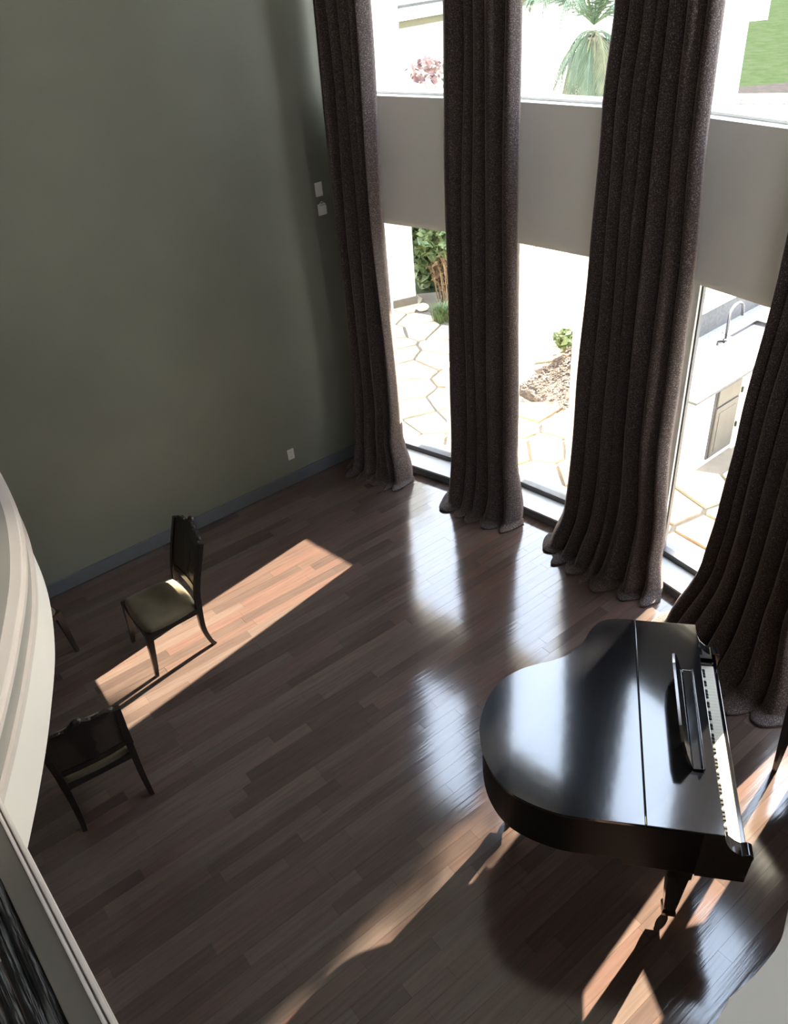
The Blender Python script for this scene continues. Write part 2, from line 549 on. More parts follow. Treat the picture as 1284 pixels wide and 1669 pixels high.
# ------------------------------------------------------------------ curtains
def curtain(name, c, t, wl, folds, seed, label, fwd=0.0, foot=1.0, ret=0.0):
    """wl: list of (z, left, right) offsets along t"""
    c = Vector((c[0], c[1])); t = Vector((t[0], t[1])).normalized()
    n = Vector((t.y, -t.x))
    if n.dot(Vector((-1, -1))) < 0:
        n = -n
    rnd = random.Random(seed)
    NU, NV = 150, 74
    ph = [rnd.uniform(0, 2 * PI) for _ in range(6)]
    # irregular pleat spacing
    ks = [0.0]
    for k in range(folds):
        ks.append(ks[-1] + rnd.uniform(0.4, 1.8))
    ks = [k / ks[-1] for k in ks]
    amps = [rnd.uniform(0.6, 1.15) for _ in range(folds)]
    wl = sorted(wl)
    def lr(z):
        if z <= wl[0][0]:
            return wl[0][1:]
        for a, b in zip(wl, wl[1:]):
            if z <= b[0]:
                f = (z - a[0]) / (b[0] - a[0])
                f = f * f * (3 - 2 * f)
                return (a[1] + (b[1] - a[1]) * f, a[2] + (b[2] - a[2]) * f)
        return wl[-1][1:]
    def foldv(u, v):
        u = u + 0.012 * math.sin(3 * v + ph[0]) * math.sin(PI * u)
        u = min(max(u, 0), 0.99999)
        for k in range(folds):
            if u < ks[k + 1]:
                f = (u - ks[k]) / (ks[k + 1] - ks[k])
                return amps[k] * (2 * abs(math.sin(PI * f)) ** 0.65 - 1.15), f
        return 0, 0
    bm = bmesh.new()
    grid = []
    top = H_CEIL - 0.04
    for j in range(NV + 1):
        vv = j / NV
        if vv < 0.62:
            z = top + (0.9 - top) * (vv / 0.62)
            q = 0.0
        elif vv < 0.92:
            z = 0.9 - 0.9 * ((vv - 0.62) / 0.30)
            q = 0.0
        else:
            z = 0.0
            q = (vv - 0.92) / 0.08
        l, r = lr(z)
        low = max(0.0, (0.9 - z) / 0.9)
        rowv = []
        for i in range(NU + 1):
            u = i / NU
            f, ff = foldv(u, z * 0.25)
            A = 0.062 + 0.015 * low
            edge = math.sin(PI * min(max(u, 0), 1)) ** 0.5
            d = A * f + 0.012 * math.sin(9 * u + 2.2 * z + ph[2]) + fwd
            s = l + (r - l) * u + 0.006 * math.sin(2 * PI * folds * u + ph[3] + z)
            d += foot * (0.20 * low ** 2.2) * (0.30 + 0.70 * edge)
            if ret and u < 0.10:
                d -= ret * (1 - u / 0.10)
            zz = z
            if z < 0.30 and q == 0:
                d += 0.016 * (0.30 - z) / 0.30 * math.sin(17 * u + 12 * z + ph[4])
            if q > 0 or z < 0.02:
                zz = 0.012 + 0.020 * abs(math.sin(PI * folds * 0.8 * u + ph[5])) * (1 - q * 0.75) + 0.006 * (1 + math.sin(23 * u + ph[4])) * (1 - q)
                d += foot * 0.10 * q * (0.5 + 0.5 * edge) + 0.015 * q * math.sin(17 * u + ph[2])
                s += (u - 0.5) * 0.08 * q
            else:
                zz = max(zz, 0.02)
            p = c + t * s + n * d
            rowv.append(bm.verts.new((p.x - c.x, p.y - c.y, zz)))
        grid.append(rowv)
    for j in range(NV):
        for i in range(NU):
            bm.faces.new((grid[j][i], grid[j][i + 1], grid[j + 1][i + 1], grid[j + 1][i]))
    root = empty(name, (c.x, c.y, 0))
    o = mesh_obj('drape', bm, M_velvet, root, smooth=True)
    md = o.modifiers.new('thick', 'SOLIDIFY')
    md.thickness = 0.008
    # heading tape and glider track at the ceiling
    bm = bmesh.new()
    l, r = lr(6)
    ang = math.atan2(t.y, t.x)
    M = Matrix.Translation((0, 0, 0)) @ Matrix.Rotation(ang, 4, 'Z')
    box(bm, l - 0.05, r + 0.05, -0.015, 0.015, H_CEIL - 0.04, H_CEIL, M)
    mesh_obj('curtain_track', bm, M_frame, root)
    return tag(root, label, 'curtain', None)

curtain('curtain', (-0.365, 7.39), (0.770, -0.638), [(0.0, 0.03, 0.76), (0.5, 0.02, 0.63), (2.3, 0.07, 0.61), (4.2, 0.11, 0.65), (6.6, 0.13, 0.65)], 6, 11,
        'dark brown velvet floor-length curtain in the corner against the green wall', ret=0.16)
curtain('curtain', (0.805, 6.39), (0.731, -0.682), [(0.0, -0.28, 0.55), (0.7, -0.28, 0.44), (2.5, -0.26, 0.43), (4.2, -0.195, 0.43), (6.6, -0.17, 0.42)], 5, 23,
        'dark brown velvet curtain second from the green wall, behind the floor glare')
curtain('curtain', (1.70, 5.41), (0.594, -0.804), [(0.0, -0.42, 0.74), (0.4, -0.34, 0.68), (1.45, -0.297, 0.594), (2.64, -0.255, 0.578), (3.56, -0.223, 0.542), (4.2, -0.167, 0.533), (6.6, -0.15, 0.52)], 7, 37,
        'wide dark brown velvet curtain left of the outdoor sink, behind the piano tail')
curtain('curtain', (2.36, 4.25), (0.420, -0.908), [(0.0, -0.40, 0.82), (0.68, -0.259, 0.62), (1.2, -0.22, 0.60), (1.77, -0.183, 0.55), (2.94, -0.095, 0.50), (6.6, 0.0, 0.46)], 7, 41,
        'dark brown velvet curtain flaring at the right edge beside the piano keyboard', foot=1.4)
curtain('curtain', (2.82, 3.01), (0.26, -0.965), [(0.0, -0.34, 0.5), (6.6, -0.28, 0.45)], 7, 53,
        'dark brown velvet curtain beyond the right edge behind the side table', fwd=-0.04, foot=0.3)

# ------------------------------------------------------------------ wall plates on the green wall
GA = math.atan2(GW.y, GW.x)
def on_wall(x, y):
    return Vector((x, y))
def plate(name, x, y, z, w_, h_, label, kind):
    # project the point onto the green wall line
    a = Vector(J[0])
    s = (Vector((x, y)) - a).dot(GW)
    p = a + GW * s
    r = empty(name, (p.x, p.y, z), GA)
    box_obj('cover_plate', -w_ / 2, w_ / 2, -0.008, 0.0, -h_ / 2, h_ / 2, M_plate, r, bevel=0.003)
    if kind == 'outlet':
        for dz in (-0.028, 0.028):
            bm = bmesh.new()
            box(bm, -0.017, 0.017, -0.011, -0.008, dz - 0.014, dz + 0.014)
            f = mesh_obj('socket_face', bm, M_plate, r)
            bm = bmesh.new()
            box(bm, -0.008, -0.005, -0.0116, -0.011, dz - 0.006, dz + 0.006)
            box(bm, 0.005, 0.008, -0.0116, -0.011, dz - 0.006, dz + 0.006)
            mesh_obj('slot', bm, M_slot, f)
    elif kind == 'switch':
        box_obj('rocker', -0.018, 0.018, -0.014, -0.008, -0.034, 0.034, M_plate, r, bevel=0.002)
    else:
        box_obj('sensor_body', -w_ * 0.42, w_ * 0.42, -0.030, -0.008, -h_ * 0.42, h_ * 0.42, M_plate, r, bevel=0.006)
        bm = bmesh.new()
        sweep(bm, [(-w_ * 0.30, -0.012, h_ * 0.5), (0, -0.012, h_ * 0.72), (w_ * 0.30, -0.012, h_ * 0.5)], [0.003, 0.003, 0.003], 6, Vector((0, 1, 0)))
        mesh_obj('hook', bm, M_plate, r)
    return tag(r, label, 'wall plate')
plate('outlet', -1.0, 7.05, 0.35, 0.075, 0.12, 'white electrical outlet low on the green wall above the baseboard', 'outlet')
plate('wall_switch', -0.392, 7.47, 2.80, 0.075, 0.12, 'upper of two small white plates on the green wall beside the corner curtain', 'switch')
plate('wall_sensor', -0.385, 7.475, 2.625, 0.085, 0.10, 'lower of two small white boxes on the green wall beside the corner curtain', 'sensor')

# ------------------------------------------------------------------ grand piano
PO = (1.431, 2.096)
PA = math.atan2(0.9676, 0.2524)     # local x = along the keyboard (bass to treble), local y = towards the tail
piano = empty('grand_piano', (PO[0], PO[1], 0), PA)
tag(piano, 'black lacquered baby grand piano with closed lid and raised music desk', 'piano')
outl_curve = [(0.0, 0.60), (0.004, 0.771), (0.05, 0.946), (0.125, 1.075), (0.249, 1.168), (0.387, 1.218), (0.523, 1.235), (0.690, 1.212),
              (0.83, 1.150), (0.932, 1.052), (0.996, 0.945), (1.045, 0.840), (1.115, 0.747), (1.21, 0.680), (1.32, 0.634), (1.405, 0.575), (1.440, 0.490), (1.446, 0.39)]
cv = catmull(outl_curve, 6)
outline = [(0.0, 0.0)] + cv + [(1.446, 0.0)]
def clip_y(poly, y0, keep_above):
    out = []
    n = len(poly)
    for i in range(n):
        a, b = poly[i], poly[(i + 1) % n]
        ia = (a[1] >= y0) == keep_above
        ib = (b[1] >= y0) == keep_above
        if ia:
            out.append(a)
        if ia != ib and abs(b[1] - a[1]) > 1e-9:
            f = (y0 - a[1]) / (b[1] - a[1])
            out.append((a[0] + (b[0] - a[0]) * f, y0))
    return out
def inset(poly, d):
    cx_ = 0.72; cy_ = 0.55
    out = []
    n = len(poly)
    for i in range(n):
        a = Vector(poly[i - 1]); p = Vector(poly[i]); b = Vector(poly[(i + 1) % n])
        t1 = (p - a); t2 = (b - p)
        if t1.length < 1e-6: t1 = t2
        if t2.length < 1e-6: t2 = t1
        t1 = t1.normalized(); t2 = t2.normalized()
        n1 = Vector((t1.y, -t1.x)); n2 = Vector((t2.y, -t2.x))
        m = (n1 + n2)
        m = m.normalized() if m.length > 1e-6 else n1
        k = d / max(0.5, m.dot(n1))
        q1 = p + m * k; q2 = p - m * k
        out.append(tuple(q1))
    return out
# outline runs clockwise seen from above here; find inward sign
area = sum(outline[i - 1][0] * outline[i][1] - outline[i][0] * outline[i - 1][1] for i in range(len(outline)))
sgn = 1 if area < 0 else -1
LID = 0.985
rear = clip_y(outline, 0.3675, True)
front = clip_y(outline, 0.3635, False)
for nm, pl in (('lid', rear), ('lid_flap', front)):
    bm = bmesh.new()
    prism(bm, pl, LID - 0.020, LID, bevel=0.004)
    mesh_obj(nm, bm, M_piano, piano)
bm = bmesh.new()
sweep(bm, [(0.01, 0.3655, LID - 0.004), (1.436, 0.3655, LID - 0.004)], [0.0018, 0.0018], 6, Vector((0, 0, 1)))
mesh_obj('piano_hinge', bm, M_slot, piano)
rim = clip_y(inset(outline, 0.014 * sgn), 0.055, True)
bm = bmesh.new()
prism(bm, rim, 0.645, LID - 0.022, bevel=0.003)
mesh_obj('rim', bm, M_pianoin, piano)
# lower belly and keybed (its rear edge makes the step in the underside)
bm = bmesh.new()
box(bm, 0.02, 1.426, -0.135, 0.455, 0.585, 0.655, bevel=0.004)
mesh_obj('keybed', bm, M_pianoin, piano)
# arms at both ends of the keyboard with a scrolled profile
def arm(u0, u1):
    prof = [(0.09, 0.965), (0.012, 0.965), (-0.005, 0.945), (-0.018, 0.905), (-0.040, 0.862), (-0.075, 0.828), (-0.105, 0.812), (-0.118, 0.822), (-0.135, 0.832),
            (-0.155, 0.822), (-0.162, 0.800), (-0.152, 0.775), (-0.150, 0.585), (0.09, 0.585)]
    bm = bmesh.new()
    a = [bm.verts.new((u0, p[0], p[1])) for p in prof]
    b = [bm.verts.new((u1, p[0], p[1])) for p in prof]
    bm.faces.new(a)
    bm.faces.new(b[::-1])
    for i in range(len(prof)):
        bm.faces.new((a[i], b[i], b[(i + 1) % len(prof)], a[(i + 1) % len(prof)]))
    bmesh.ops.bevel(bm, geom=list(bm.edges), offset=0.003, segments=1, affect='EDGES')
    return bm
mesh_obj('arm', arm(0.012, 0.085), M_piano, piano)
mesh_obj('arm', arm(1.361, 1.434), M_piano, piano)
for u0, u1 in ((0.086, 0.108), (1.338, 1.360)):
    box_obj('cheek_block', u0, u1, -0.125, 0.05, 0.655, 0.765, M_piano, piano, bevel=0.006)
box_obj('key_slip', 0.086, 1.360, -0.152, -0.128, 0.655, 0.735, M_piano, piano, bevel=0.004)
# fallboard folded back behind the keys
bm = bmesh.new()
prof = [(0.028, 0.742), (0.040, 0.742), (0.058, 0.80), (0.058, 0.955), (0.046, 0.955), (0.044, 0.81)]
a = [bm.verts.new((0.110, p[0], p[1])) for p in prof]
b = [bm.verts.new((1.336, p[0], p[1])) for p in prof]
bm.faces.new(a); bm.faces.new(b[::-1])
for i in range(len(prof)):
    bm.faces.new((a[i], b[i], b[(i + 1) % len(prof)], a[(i + 1) % len(prof)]))
mesh_obj('fallboard', bm, M_piano, piano)
# keys
KW = (1.336 - 0.110) / 52
bm = bmesh.new()
box(bm, 0, KW - 0.0009, -0.125, 0.026, 0.655, 0.745)
kme = None
for k in range(52):
    if kme is None:
        o = mesh_obj('white_key', bm, M_ivory, piano, loc=(0.110 + k * KW, 0, 0))
        kme = o.data
    else:
        o = bpy.data.objects.new('white_key', kme)
        o.location = (0.110 + k * KW, 0, 0)
        link(o, piano)
bm = bmesh.new()
vs = box(bm, -0.0055, 0.0055, -0.072, 0.026, 0.745, 0.757)
for v in bm.verts:
    if v.co.z > 0.75 and v.co.y < -0.05:
        v.co.y += 0.004
bme = None
for k in range(51):
    # white keys start at A
    if (k % 7) in (1, 4):      # B-C and E-F have no black key
        continue
    loc = (0.110 + (k + 1) * KW - 0.0005, 0, 0)
    if bme is None:
        o = mesh_obj('black_key', bm, M_ebony, piano, loc=loc)
        bme = o.data
    else:
        o = bpy.data.objects.new('black_key', bme)
        o.location = loc
        link(o, piano)
# music desk standing on the lid flap: sloping panel, ledge and lip
md = bmesh.new()
M = Matrix.Translation((0.70, 0.115, LID + 0.004)) @ Matrix.Rotation(math.radians(-20), 4, 'X')
pts = [(-0.34, 0.0), (-0.345, 0.13), (-0.31, 0.185), (-0.22, 0.205), (0.22, 0.205), (0.31, 0.185), (0.345, 0.13), (0.34, 0.0)]
a = [md.verts.new(M @ Vector((p[0], 0.0, p[1]))) for p in pts]
b = [md.verts.new(M @ Vector((p[0], 0.014, p[1]))) for p in pts]
md.faces.new(a); md.faces.new(b[::-1])
for i in range(len(pts)):
    md.faces.new((a[i], b[i], b[(i + 1) % len(pts)], a[(i + 1) % len(pts)]))
desk = mesh_obj('music_desk', md, M_piano, piano)
box_obj('ledge', 0.355, 1.045, 0.062, 0.116, LID + 0.001, LID + 0.014, M_piano, desk, bevel=0.003)
box_obj('lip', 0.355, 1.045, 0.056, 0.064, LID + 0.004, LID + 0.026, M_piano, desk, bevel=0.002)
for uu in (0.48, 0.92):
    bm = bmesh.new()
    sweep(bm, [(uu, 0.150, LID + 0.08), (uu, 0.195, LID + 0.003)], [0.004, 0.004], 4, Vector((1, 0, 0)))
    mesh_obj('desk_support', bm, M_pianoin, desk)
# legs
def pleg(u, v, mir=1):
    bm = bmesh.new()
    sweep(bm, [(u, v, 0.60), (u, v, 0.50), (u, v, 0.48), (u, v, 0.12), (u, v, 0.09), (u, v, 0.065)],
          [(0.066, 0.062), (0.064, 0.060), (0.054, 0.052), (0.032, 0.032), (0.038, 0.038), (0.038, 0.038)], 4, Vector((1, 0, 0)))
    lg = mesh_obj('leg', bm, M_piano, piano)
    bm = bmesh.new()
    lathe(bm, [(0.012, 0.035), (0.012, 0.07)], (u, v, 0), 12)
    R = Matrix.Translation((u + 0.01, v, 0.024)) @ Matrix.Rotation(PI / 2, 4, 'Y')
    bmesh.ops.create_cone(bm, cap_ends=True, segments=18, radius1=0.024, radius2=0.024, depth=0.018, matrix=R)
    box(bm, u - 0.004, u + 0.024, v - 0.010, v + 0.010, 0.036, 0.052)
    mesh_obj('caster', bm, M_brass, lg)
pleg(0.100, 0.150)
pleg(1.346, 0.150)
pleg(0.560, 1.060)
# leg plate for the tail leg
box_obj('leg_block', 0.49, 0.63, 0.99, 1.13, 0.58, 0.65, M_piano, piano, bevel=0.004)
# pedal lyre
ly = bmesh.new()
for s in (-1, 1):
    sweep(ly, [(0.723 + s * 0.05, 0.18, 0.59), (0.723 + s * 0.095, 0.18, 0.45), (0.723 + s * 0.06, 0.18, 0.28), (0.723 + s * 0.085, 0.18, 0.15)],
          [0.014, 0.014, 0.014, 0.016], 6, Vector((0, 1, 0)))
box(ly, 0.60, 0.846, 0.13, 0.23, 0.085, 0.15, bevel=0.006)
lyre = mesh_obj('pedal_lyre', ly, M_piano, piano)
bm = bmesh.new()
sweep(bm, [(0.723, 0.22, 0.14), (0.723, 0.50, 0.60)], [0.008, 0.008], 6, Vector((1, 0, 0)))
mesh_obj('lyre_brace', bm, M_brass, lyre)
for k in (-1, 0, 1):
    bm = bmesh.new()
    sweep(bm, [(0.723 + k * 0.06, 0.14, 0.11), (0.723 + k * 0.06, 0.05, 0.10), (0.723 + k * 0.06, 0.0, 0.075)], [(0.010, 0.005), (0.011, 0.005), (0.016, 0.005)], 4, Vector((1, 0, 0)))
    mesh_obj('pedal', bm, M_brass, lyre)

# ------------------------------------------------------------------ dining chairs
def make_chair(loc, az, label):
    """local +x = the sitter's right ... local -y = front of the chair"""
    r = empty('dining_chair', (loc[0], loc[1], 0), az + PI / 2)
    # front legs: square, tapering, slightly splayed
    for s in (-1, 1):
        bm = bmesh.new()
        sweep(bm, [(s * 0.235, -0.205, 0.425), (s * 0.238, -0.210, 0.36), (s * 0.248, -0.235, 0.10), (s * 0.252, -0.250, 0.0)],
              [0.028, 0.026, 0.017, 0.014], 4)
        mesh_obj('leg', bm, M_chair, r)
        # saber rear legs flowing up into the back posts
        bm = bmesh.new()
        path = catmull([(s * 0.230, 0.275, 0.0), (s * 0.226, 0.243, 0.06), (s * 0.222, 0.215, 0.22), (s * 0.222, 0.232, 0.46)], 4)
        sweep(bm, path, [0.015 + 0.007 * i / (len(path) - 1) for i in range(len(path))], 4)
        mesh_obj('leg', bm, M_chair, r)
        bm = bmesh.new()
        path = catmull([(s * 0.222, 0.232, 0.455), (s * 0.224, 0.255, 0.60), (s * 0.230, 0.315, 0.80), (s * 0.232, 0.378, 0.99)], 4)
        sweep(bm, path, [0.022 - 0.004 * i / (len(path) - 1) for i in range(len(path))], 4)
        mesh_obj('back_post', bm, M_chair, r)
    # seat frame
    bm = bmesh.new()
    prism(bm, [(-0.262, -0.232), (0.262, -0.232), (0.240, 0.240), (-0.240, 0.240)], 0.375, 0.425, bevel=0.004)
    mesh_obj('seat_frame', bm, M_chair, r)
    # upholstered seat, domed
    bm = bmesh.new()
    N = 16
    g = []
    for j in range(N + 1):
        v = -1 + 2 * j / N
        rowv = []
        for i in range(N + 1):
            u = -1 + 2 * i / N
            # rounded-square mapping
            uu = u * math.sqrt(1 - 0.16 * v * v)
            vv = v * math.sqrt(1 - 0.16 * u * u)
            hw = 0.262 - 0.020 * (vv + 1) / 2
            e = max(abs(u), abs(v))
            zz = 0.425 + 0.055 * (1 - e ** 5) ** 0.5 + 0.012 * (1 - u * u) * (1 - v * v)
            rowv.append(bm.verts.new((uu * hw * 1.02, 0.002 + vv * 0.235, zz)))
        g.append(rowv)
    for j in range(N):
        for i in range(N):
            bm.faces.new((g[j][i], g[j][i + 1], g[j + 1][i + 1], g[j + 1][i]))
    rimv = [g[0][i] for i in range(N + 1)] + [g[j][N] for j in range(1, N + 1)] + [g[N][i] for i in range(N - 1, -1, -1)] + [g[j][0] for j in range(N - 1, 0, -1)]
    bm.faces.new(rimv[::-1])
    mesh_obj('seat', bm, M_seat, r, smooth=True)
    # back: lower rail, cane panel, serpentine carved crest
    def yb(z):
        return 0.232 + 0.146 * max(0, (z - 0.46) / 0.53) ** 1.3
    def strip(name, m, f_lo, f_hi, th, bow=0.018, n=22, sm=False):
        bm = bmesh.new()
        fr, bk = [], []
        rows = 5
        for i in range(n + 1):
            u = -1 + 2 * i / n
            x = u * 0.226
            zl, zh = f_lo(u), f_hi(u)
            cf, cb = [], []
            for k in range(rows + 1):
                z = zl + (zh - zl) * k / rows
                y = yb(z) + bow * (1 - u * u)
                cf.append(bm.verts.new((x, y - th, z)))
                cb.append(bm.verts.new((x, y + th, z)))
            fr.append(cf); bk.append(cb)
        for i in range(n):
            for k in range(rows):
                bm.faces.new((fr[i][k], fr[i + 1][k], fr[i + 1][k + 1], fr[i][k + 1]))
                bm.faces.new((bk[i][k], bk[i][k + 1], bk[i + 1][k + 1], bk[i + 1][k]))
            bm.faces.new((fr[i][0], bk[i][0], bk[i + 1][0], fr[i + 1][0]))
            bm.faces.new((fr[i][rows], fr[i + 1][rows], bk[i + 1][rows], bk[i][rows]))
        for i in (0, n):
            for k in range(rows):
                bm.faces.new((fr[i][k], fr[i][k + 1], bk[i][k + 1], bk[i][k]))
        return mesh_obj(name, bm, m, r, smooth=sm)
    crest = lambda u: 1.035 + 0.035 * math.exp(-(u / 0.28) ** 2) - 0.055 * abs(u) ** 3 + 0.012 * math.cos(9 * u)
    strip('lower_rail', M_chair, lambda u: 0.530, lambda u: 0.585, 0.011)
    strip('back_panel', M_cane, lambda u: 0.583, lambda u: 0.960, 0.005)
    cr = strip('crest_rail', M_chair, lambda u: 0.948 + 0.01 * math.cos(6 * u), crest, 0.014)
    # carved rosettes and leaf scrolls along the crest
    bm = bmesh.new()
    for u, rad in ((0, 0.030), (-0.25, 0.020), (0.25, 0.020), (-0.52, 0.022), (0.52, 0.022), (-0.8, 0.024), (0.8, 0.024)):
        z = crest(u) - 0.012
        bmesh.ops.create_uvsphere(bm, u_segments=10, v_segments=6, radius=rad,
                                  matrix=Matrix.Translation((u * 0.226, yb(z) + 0.018 * (1 - u * u), z)) @ Matrix.Diagonal((1.2, 0.75, 0.8, 1)))
    mesh_obj('crest_carving', bm, M_chair, cr, smooth=True)
    # carved vase splat in relief on the panel
    bm = bmesh.new()
    for sy in (-1, 1):
        pts = []
        for z, hw in ((0.60, 0.05), (0.67, 0.028), (0.75, 0.06), (0.82, 0.045), (0.89, 0.075), (0.95, 0.05)):
            pts.append((hw, z))
        a = [bm.verts.new((-hw, yb(z) + 0.018 + sy * 0.008, z)) for hw, z in pts]
        b = [bm.verts.new((hw, yb(z) + 0.018 + sy * 0.008, z)) for hw, z in pts]
        a2 = [bm.verts.new((-hw, yb(z) + 0.018 + sy * 0.003, z)) for hw, z in pts]
        b2 = [bm.verts.new((hw, yb(z) + 0.018 + sy * 0.003, z)) for hw, z in pts]
        for i in range(len(pts) - 1):
            bm.faces.new((a[i], b[i], b[i + 1], a[i + 1]))
            bm.faces.new((a[i], a2[i], a2[i + 1], a[i + 1]))
            bm.faces.new((b[i], b2[i], b2[i + 1], b[i + 1]))
    mesh_obj('carved_splat', bm, M_chair, r)
    return tag(r, label, 'chair', None)

azA = math.atan2(-0.552, -0.834)
make_chair((-1.920, 4.805), azA, 'dark carved dining chair with olive seat standing in the strip of sunlight')
azB = math.atan2(0.867, -0.498)
fB = Vector((-0.498, 0.867))
cB = Vector((-2.024, 3.258)) + fB * 0.262
make_chair((cB.x, cB.y), azB, 'dark dining chair seen from behind beside the curved white balcony edge')
azC = math.radians(-38)
fC = Vector((math.cos(azC), math.sin(azC)))
lC = Vector((-fC.y, fC.x))
cC = Vector((-2.72, 4.83)) - fC * 0.25 - lC * 0.252
make_chair((cC.x, cC.y), azC, 'dark dining chair mostly hidden behind the balcony edge, only seat corner and leg showing')

# ------------------------------------------------------------------ side table at the right edge
tb = empty('side_table', (2.306, 3.087, 0), math.radians(8))
tag(tb, 'dark table with tapered leg at the right edge beside the keyboard', 'table')
bm = bmesh.new()
box(bm, -0.03, 0.27, -0.75, 0.03, 0.66, 0.69, bevel=0.005)
mesh_obj('tabletop', bm, M_chair, tb)
for x0, x1, y0, y1 in ((0.0, 0.24, -0.012, 0.012), (0.0, 0.24, -0.732, -0.708), (-0.012, 0.012, -0.72, 0.0), (0.228, 0.252, -0.72, 0.0)):
    box_obj('apron', x0, x1, y0, y1, 0.57, 0.66, M_chair, tb)
for x, y in ((0, 0), (0.24, 0), (0, -0.72), (0.24, -0.72)):
    bm = bmesh.new()
    sweep(bm, [(x, y, 0.66), (x, y, 0.56), (x, y, 0.0)], [0.030, 0.029, 0.011], 4)
    mesh_obj('leg', bm, M_chair, tb)

# ------------------------------------------------------------------ balcony the photo is taken from
# curved landing edge (top 3.0, underside 2.65)
arc_pts = [(-2.10, 3.45), (-1.80, 3.12), (-1.565, 2.76), (-1.375, 2.42), (-1.243, 2.08), (-1.165, 1.76), (-1.118, 1.50), (-1.085, 1.25), (-1.06, 1.0), (-1.05, 0.70)]
arc = catmull(arc_pts, 8)
bl = empty('trim_1')
struct(bl, 'curved landing edge of the upper floor with white fascia and moulded grey rim')
bm = bmesh.new()
back = [(-1.55, 0.70), (-4.2, 0.70), (-5.2, 3.45)]
prism(bm, arc + back, 2.65, 2.86)
mesh_obj('fascia', bm, M_white, bl)
def arc_off(d):
    out = []
    for i, p in enumerate(arc):
        a = Vector(arc[max(i - 1, 0)]); b = Vector(arc[min(i + 1, len(arc) - 1)])
        t = (b - a).normalized()
        nn = Vector((-t.y, t.x))
        out.append((p[0] + nn.x * d, p[1] + nn.y * d))
    return out
bm = bmesh.new()
prism(bm, arc_off(0.012) + back, 2.86, 2.885)
mesh_obj('lower_moulding', bm, M_mould, bl)
bm = bmesh.new()
prism(bm, arc_off(0.0) + back, 2.885, 2.965)
mesh_obj('frieze', bm, M_capgrey, bl)
bm = bmesh.new()
prism(bm, arc_off(0.014) + back, 2.965, 2.982)
mesh_obj('bead_moulding', bm, M_mould, bl)
bm = bmesh.new()
prism(bm, arc_off(0.004) + back, 2.982, 3.0)
mesh_obj('rim_cap', bm, M_mould, bl)
bm = bmesh.new()
prism(bm, arc_off(-0.03) + back, 3.0, 3.004)
mesh_obj('landing_surface', bm, M_capgrey, bl)

# upper floor under the photographer
hf = struct(box_obj('trim_2', -6.8, 3.35, -2.55, -0.25, 2.72, 3.0, M_ceil), 'upper floor slab behind the railing')
od = Vector((0.606, -0.796))
A0 = Vector((-1.006, 1.200)) - od * 0.9
LW = 2.2
hw = empty('trim_3', (A0.x, A0.y, 0), math.atan2(od.y, od.x))
struct(hw, 'straight landing edge with grey band and double bead moulding at lower left')
# local x along the edge, local -y = towards the photographer
box_obj('rim_band', 0, LW, -0.068, -0.020, 2.965, 2.998, M_band, hw, bevel=0.002)
box_obj('bead', 0, LW, -0.0200, -0.0125, 2.965, 3.003, M_mould, hw, bevel=0.003)
box_obj('bead', 0, LW, -0.0085, 0.0, 2.965, 3.000, M_mould, hw, bevel=0.003)
box_obj('groove', 0, LW, -0.0125, -0.0085, 2.960, 2.990, M_capgrey, hw)
box_obj('fascia', 0, LW, -0.12, -0.012, 2.65, 2.965, M_white, hw)
# dark hand-scraped planks of the landing floor behind the band
bk = empty('trim_4', (A0.x, A0.y, 0), math.atan2(od.y, od.x))
struct(bk, 'black hand-scraped landing floor planks with worn grey streaks')
rk = random.Random(5)
NX = 120
for q in range(14):
    y1 = -0.068 - q * 0.030
    y0 = y1 - 0.0285
    bm = bmesh.new()
    g = []
    for i in range(NX + 1):
        x = LW * i / NX
        rw = []
        for k in range(5):
            f = k / 4
            y = y0 + (y1 - y0) * f
            z = 2.992 + 0.005 * math.sin(PI * f) + 0.003 * math.sin(x * 17 + q * 3.1 + f * 2) * math.sin(x * 41 + q) + rk.uniform(-.0012, .0012)
            rw.append(bm.verts.new((x, y, z)))
        g.append(rw)
    for i in range(NX):
        for k in range(4):
            bm.faces.new((g[i][k], g[i + 1][k], g[i + 1][k + 1], g[i][k + 1]))
    po = mesh_obj('plank', bm, M_bark, bk, smooth=True)
    sm = po.modifiers.new('thick', 'SOLIDIFY')
    sm.thickness = 0.012
# pale end of the landing, lower right
bm = bmesh.new()
rp_ = [(0.36, 0.44), (0.477, 0.581), (0.520, 0.622), (0.578, 0.653), (0.606, 0.672), (0.632, 0.691), (0.655, 0.712), (0.678, 0.739), (0.76, 0.86), (2.2, 1.4), (2.2, -0.2), (0.36, -0.2)]
prism(bm, rp_, 2.96, 3.0, bevel=0.004)
struct(mesh_obj('trim_5', bm, M_ceil), 'pale rounded end of the landing at lower right corner')

# unseen spotlight and fixture added to brighten the curved landing edge
sl = empty('fill_spotlight', (0.9, 2.6, H_CEIL))
tag(sl, 'added unseen ceiling spotlight brightening the curved landing edge', 'light')
bm = bmesh.new()
lathe(bm, [(0.05, 0.0), (0.05, -0.02), (0.015, -0.025), (0.015, -0.08)], (0, 0, 0), 20)
mesh_obj('mount', bm, M_white, sl)
_aim = (Vector((-1.16, 1.75, 2.78)) - Vector((0.9, 2.6, H_CEIL - 0.16))).normalized()
bm = bmesh.new()
_q = _aim.to_track_quat('-Z', 'Y').to_matrix().to_4x4()
lathe(bm, [(0.030, 0.06), (0.045, 0.03), (0.045, -0.06), (0.040, -0.06), (0.038, 0.0)], (0, 0, 0), 20)
bmesh.ops.transform(bm, matrix=Matrix.Translation((0, 0, -0.14)) @ _q, verts=bm.verts)
mesh_obj('lamp_head', bm, M_white, sl)
ld = bpy.data.lights.new('fill_spot', 'SPOT')
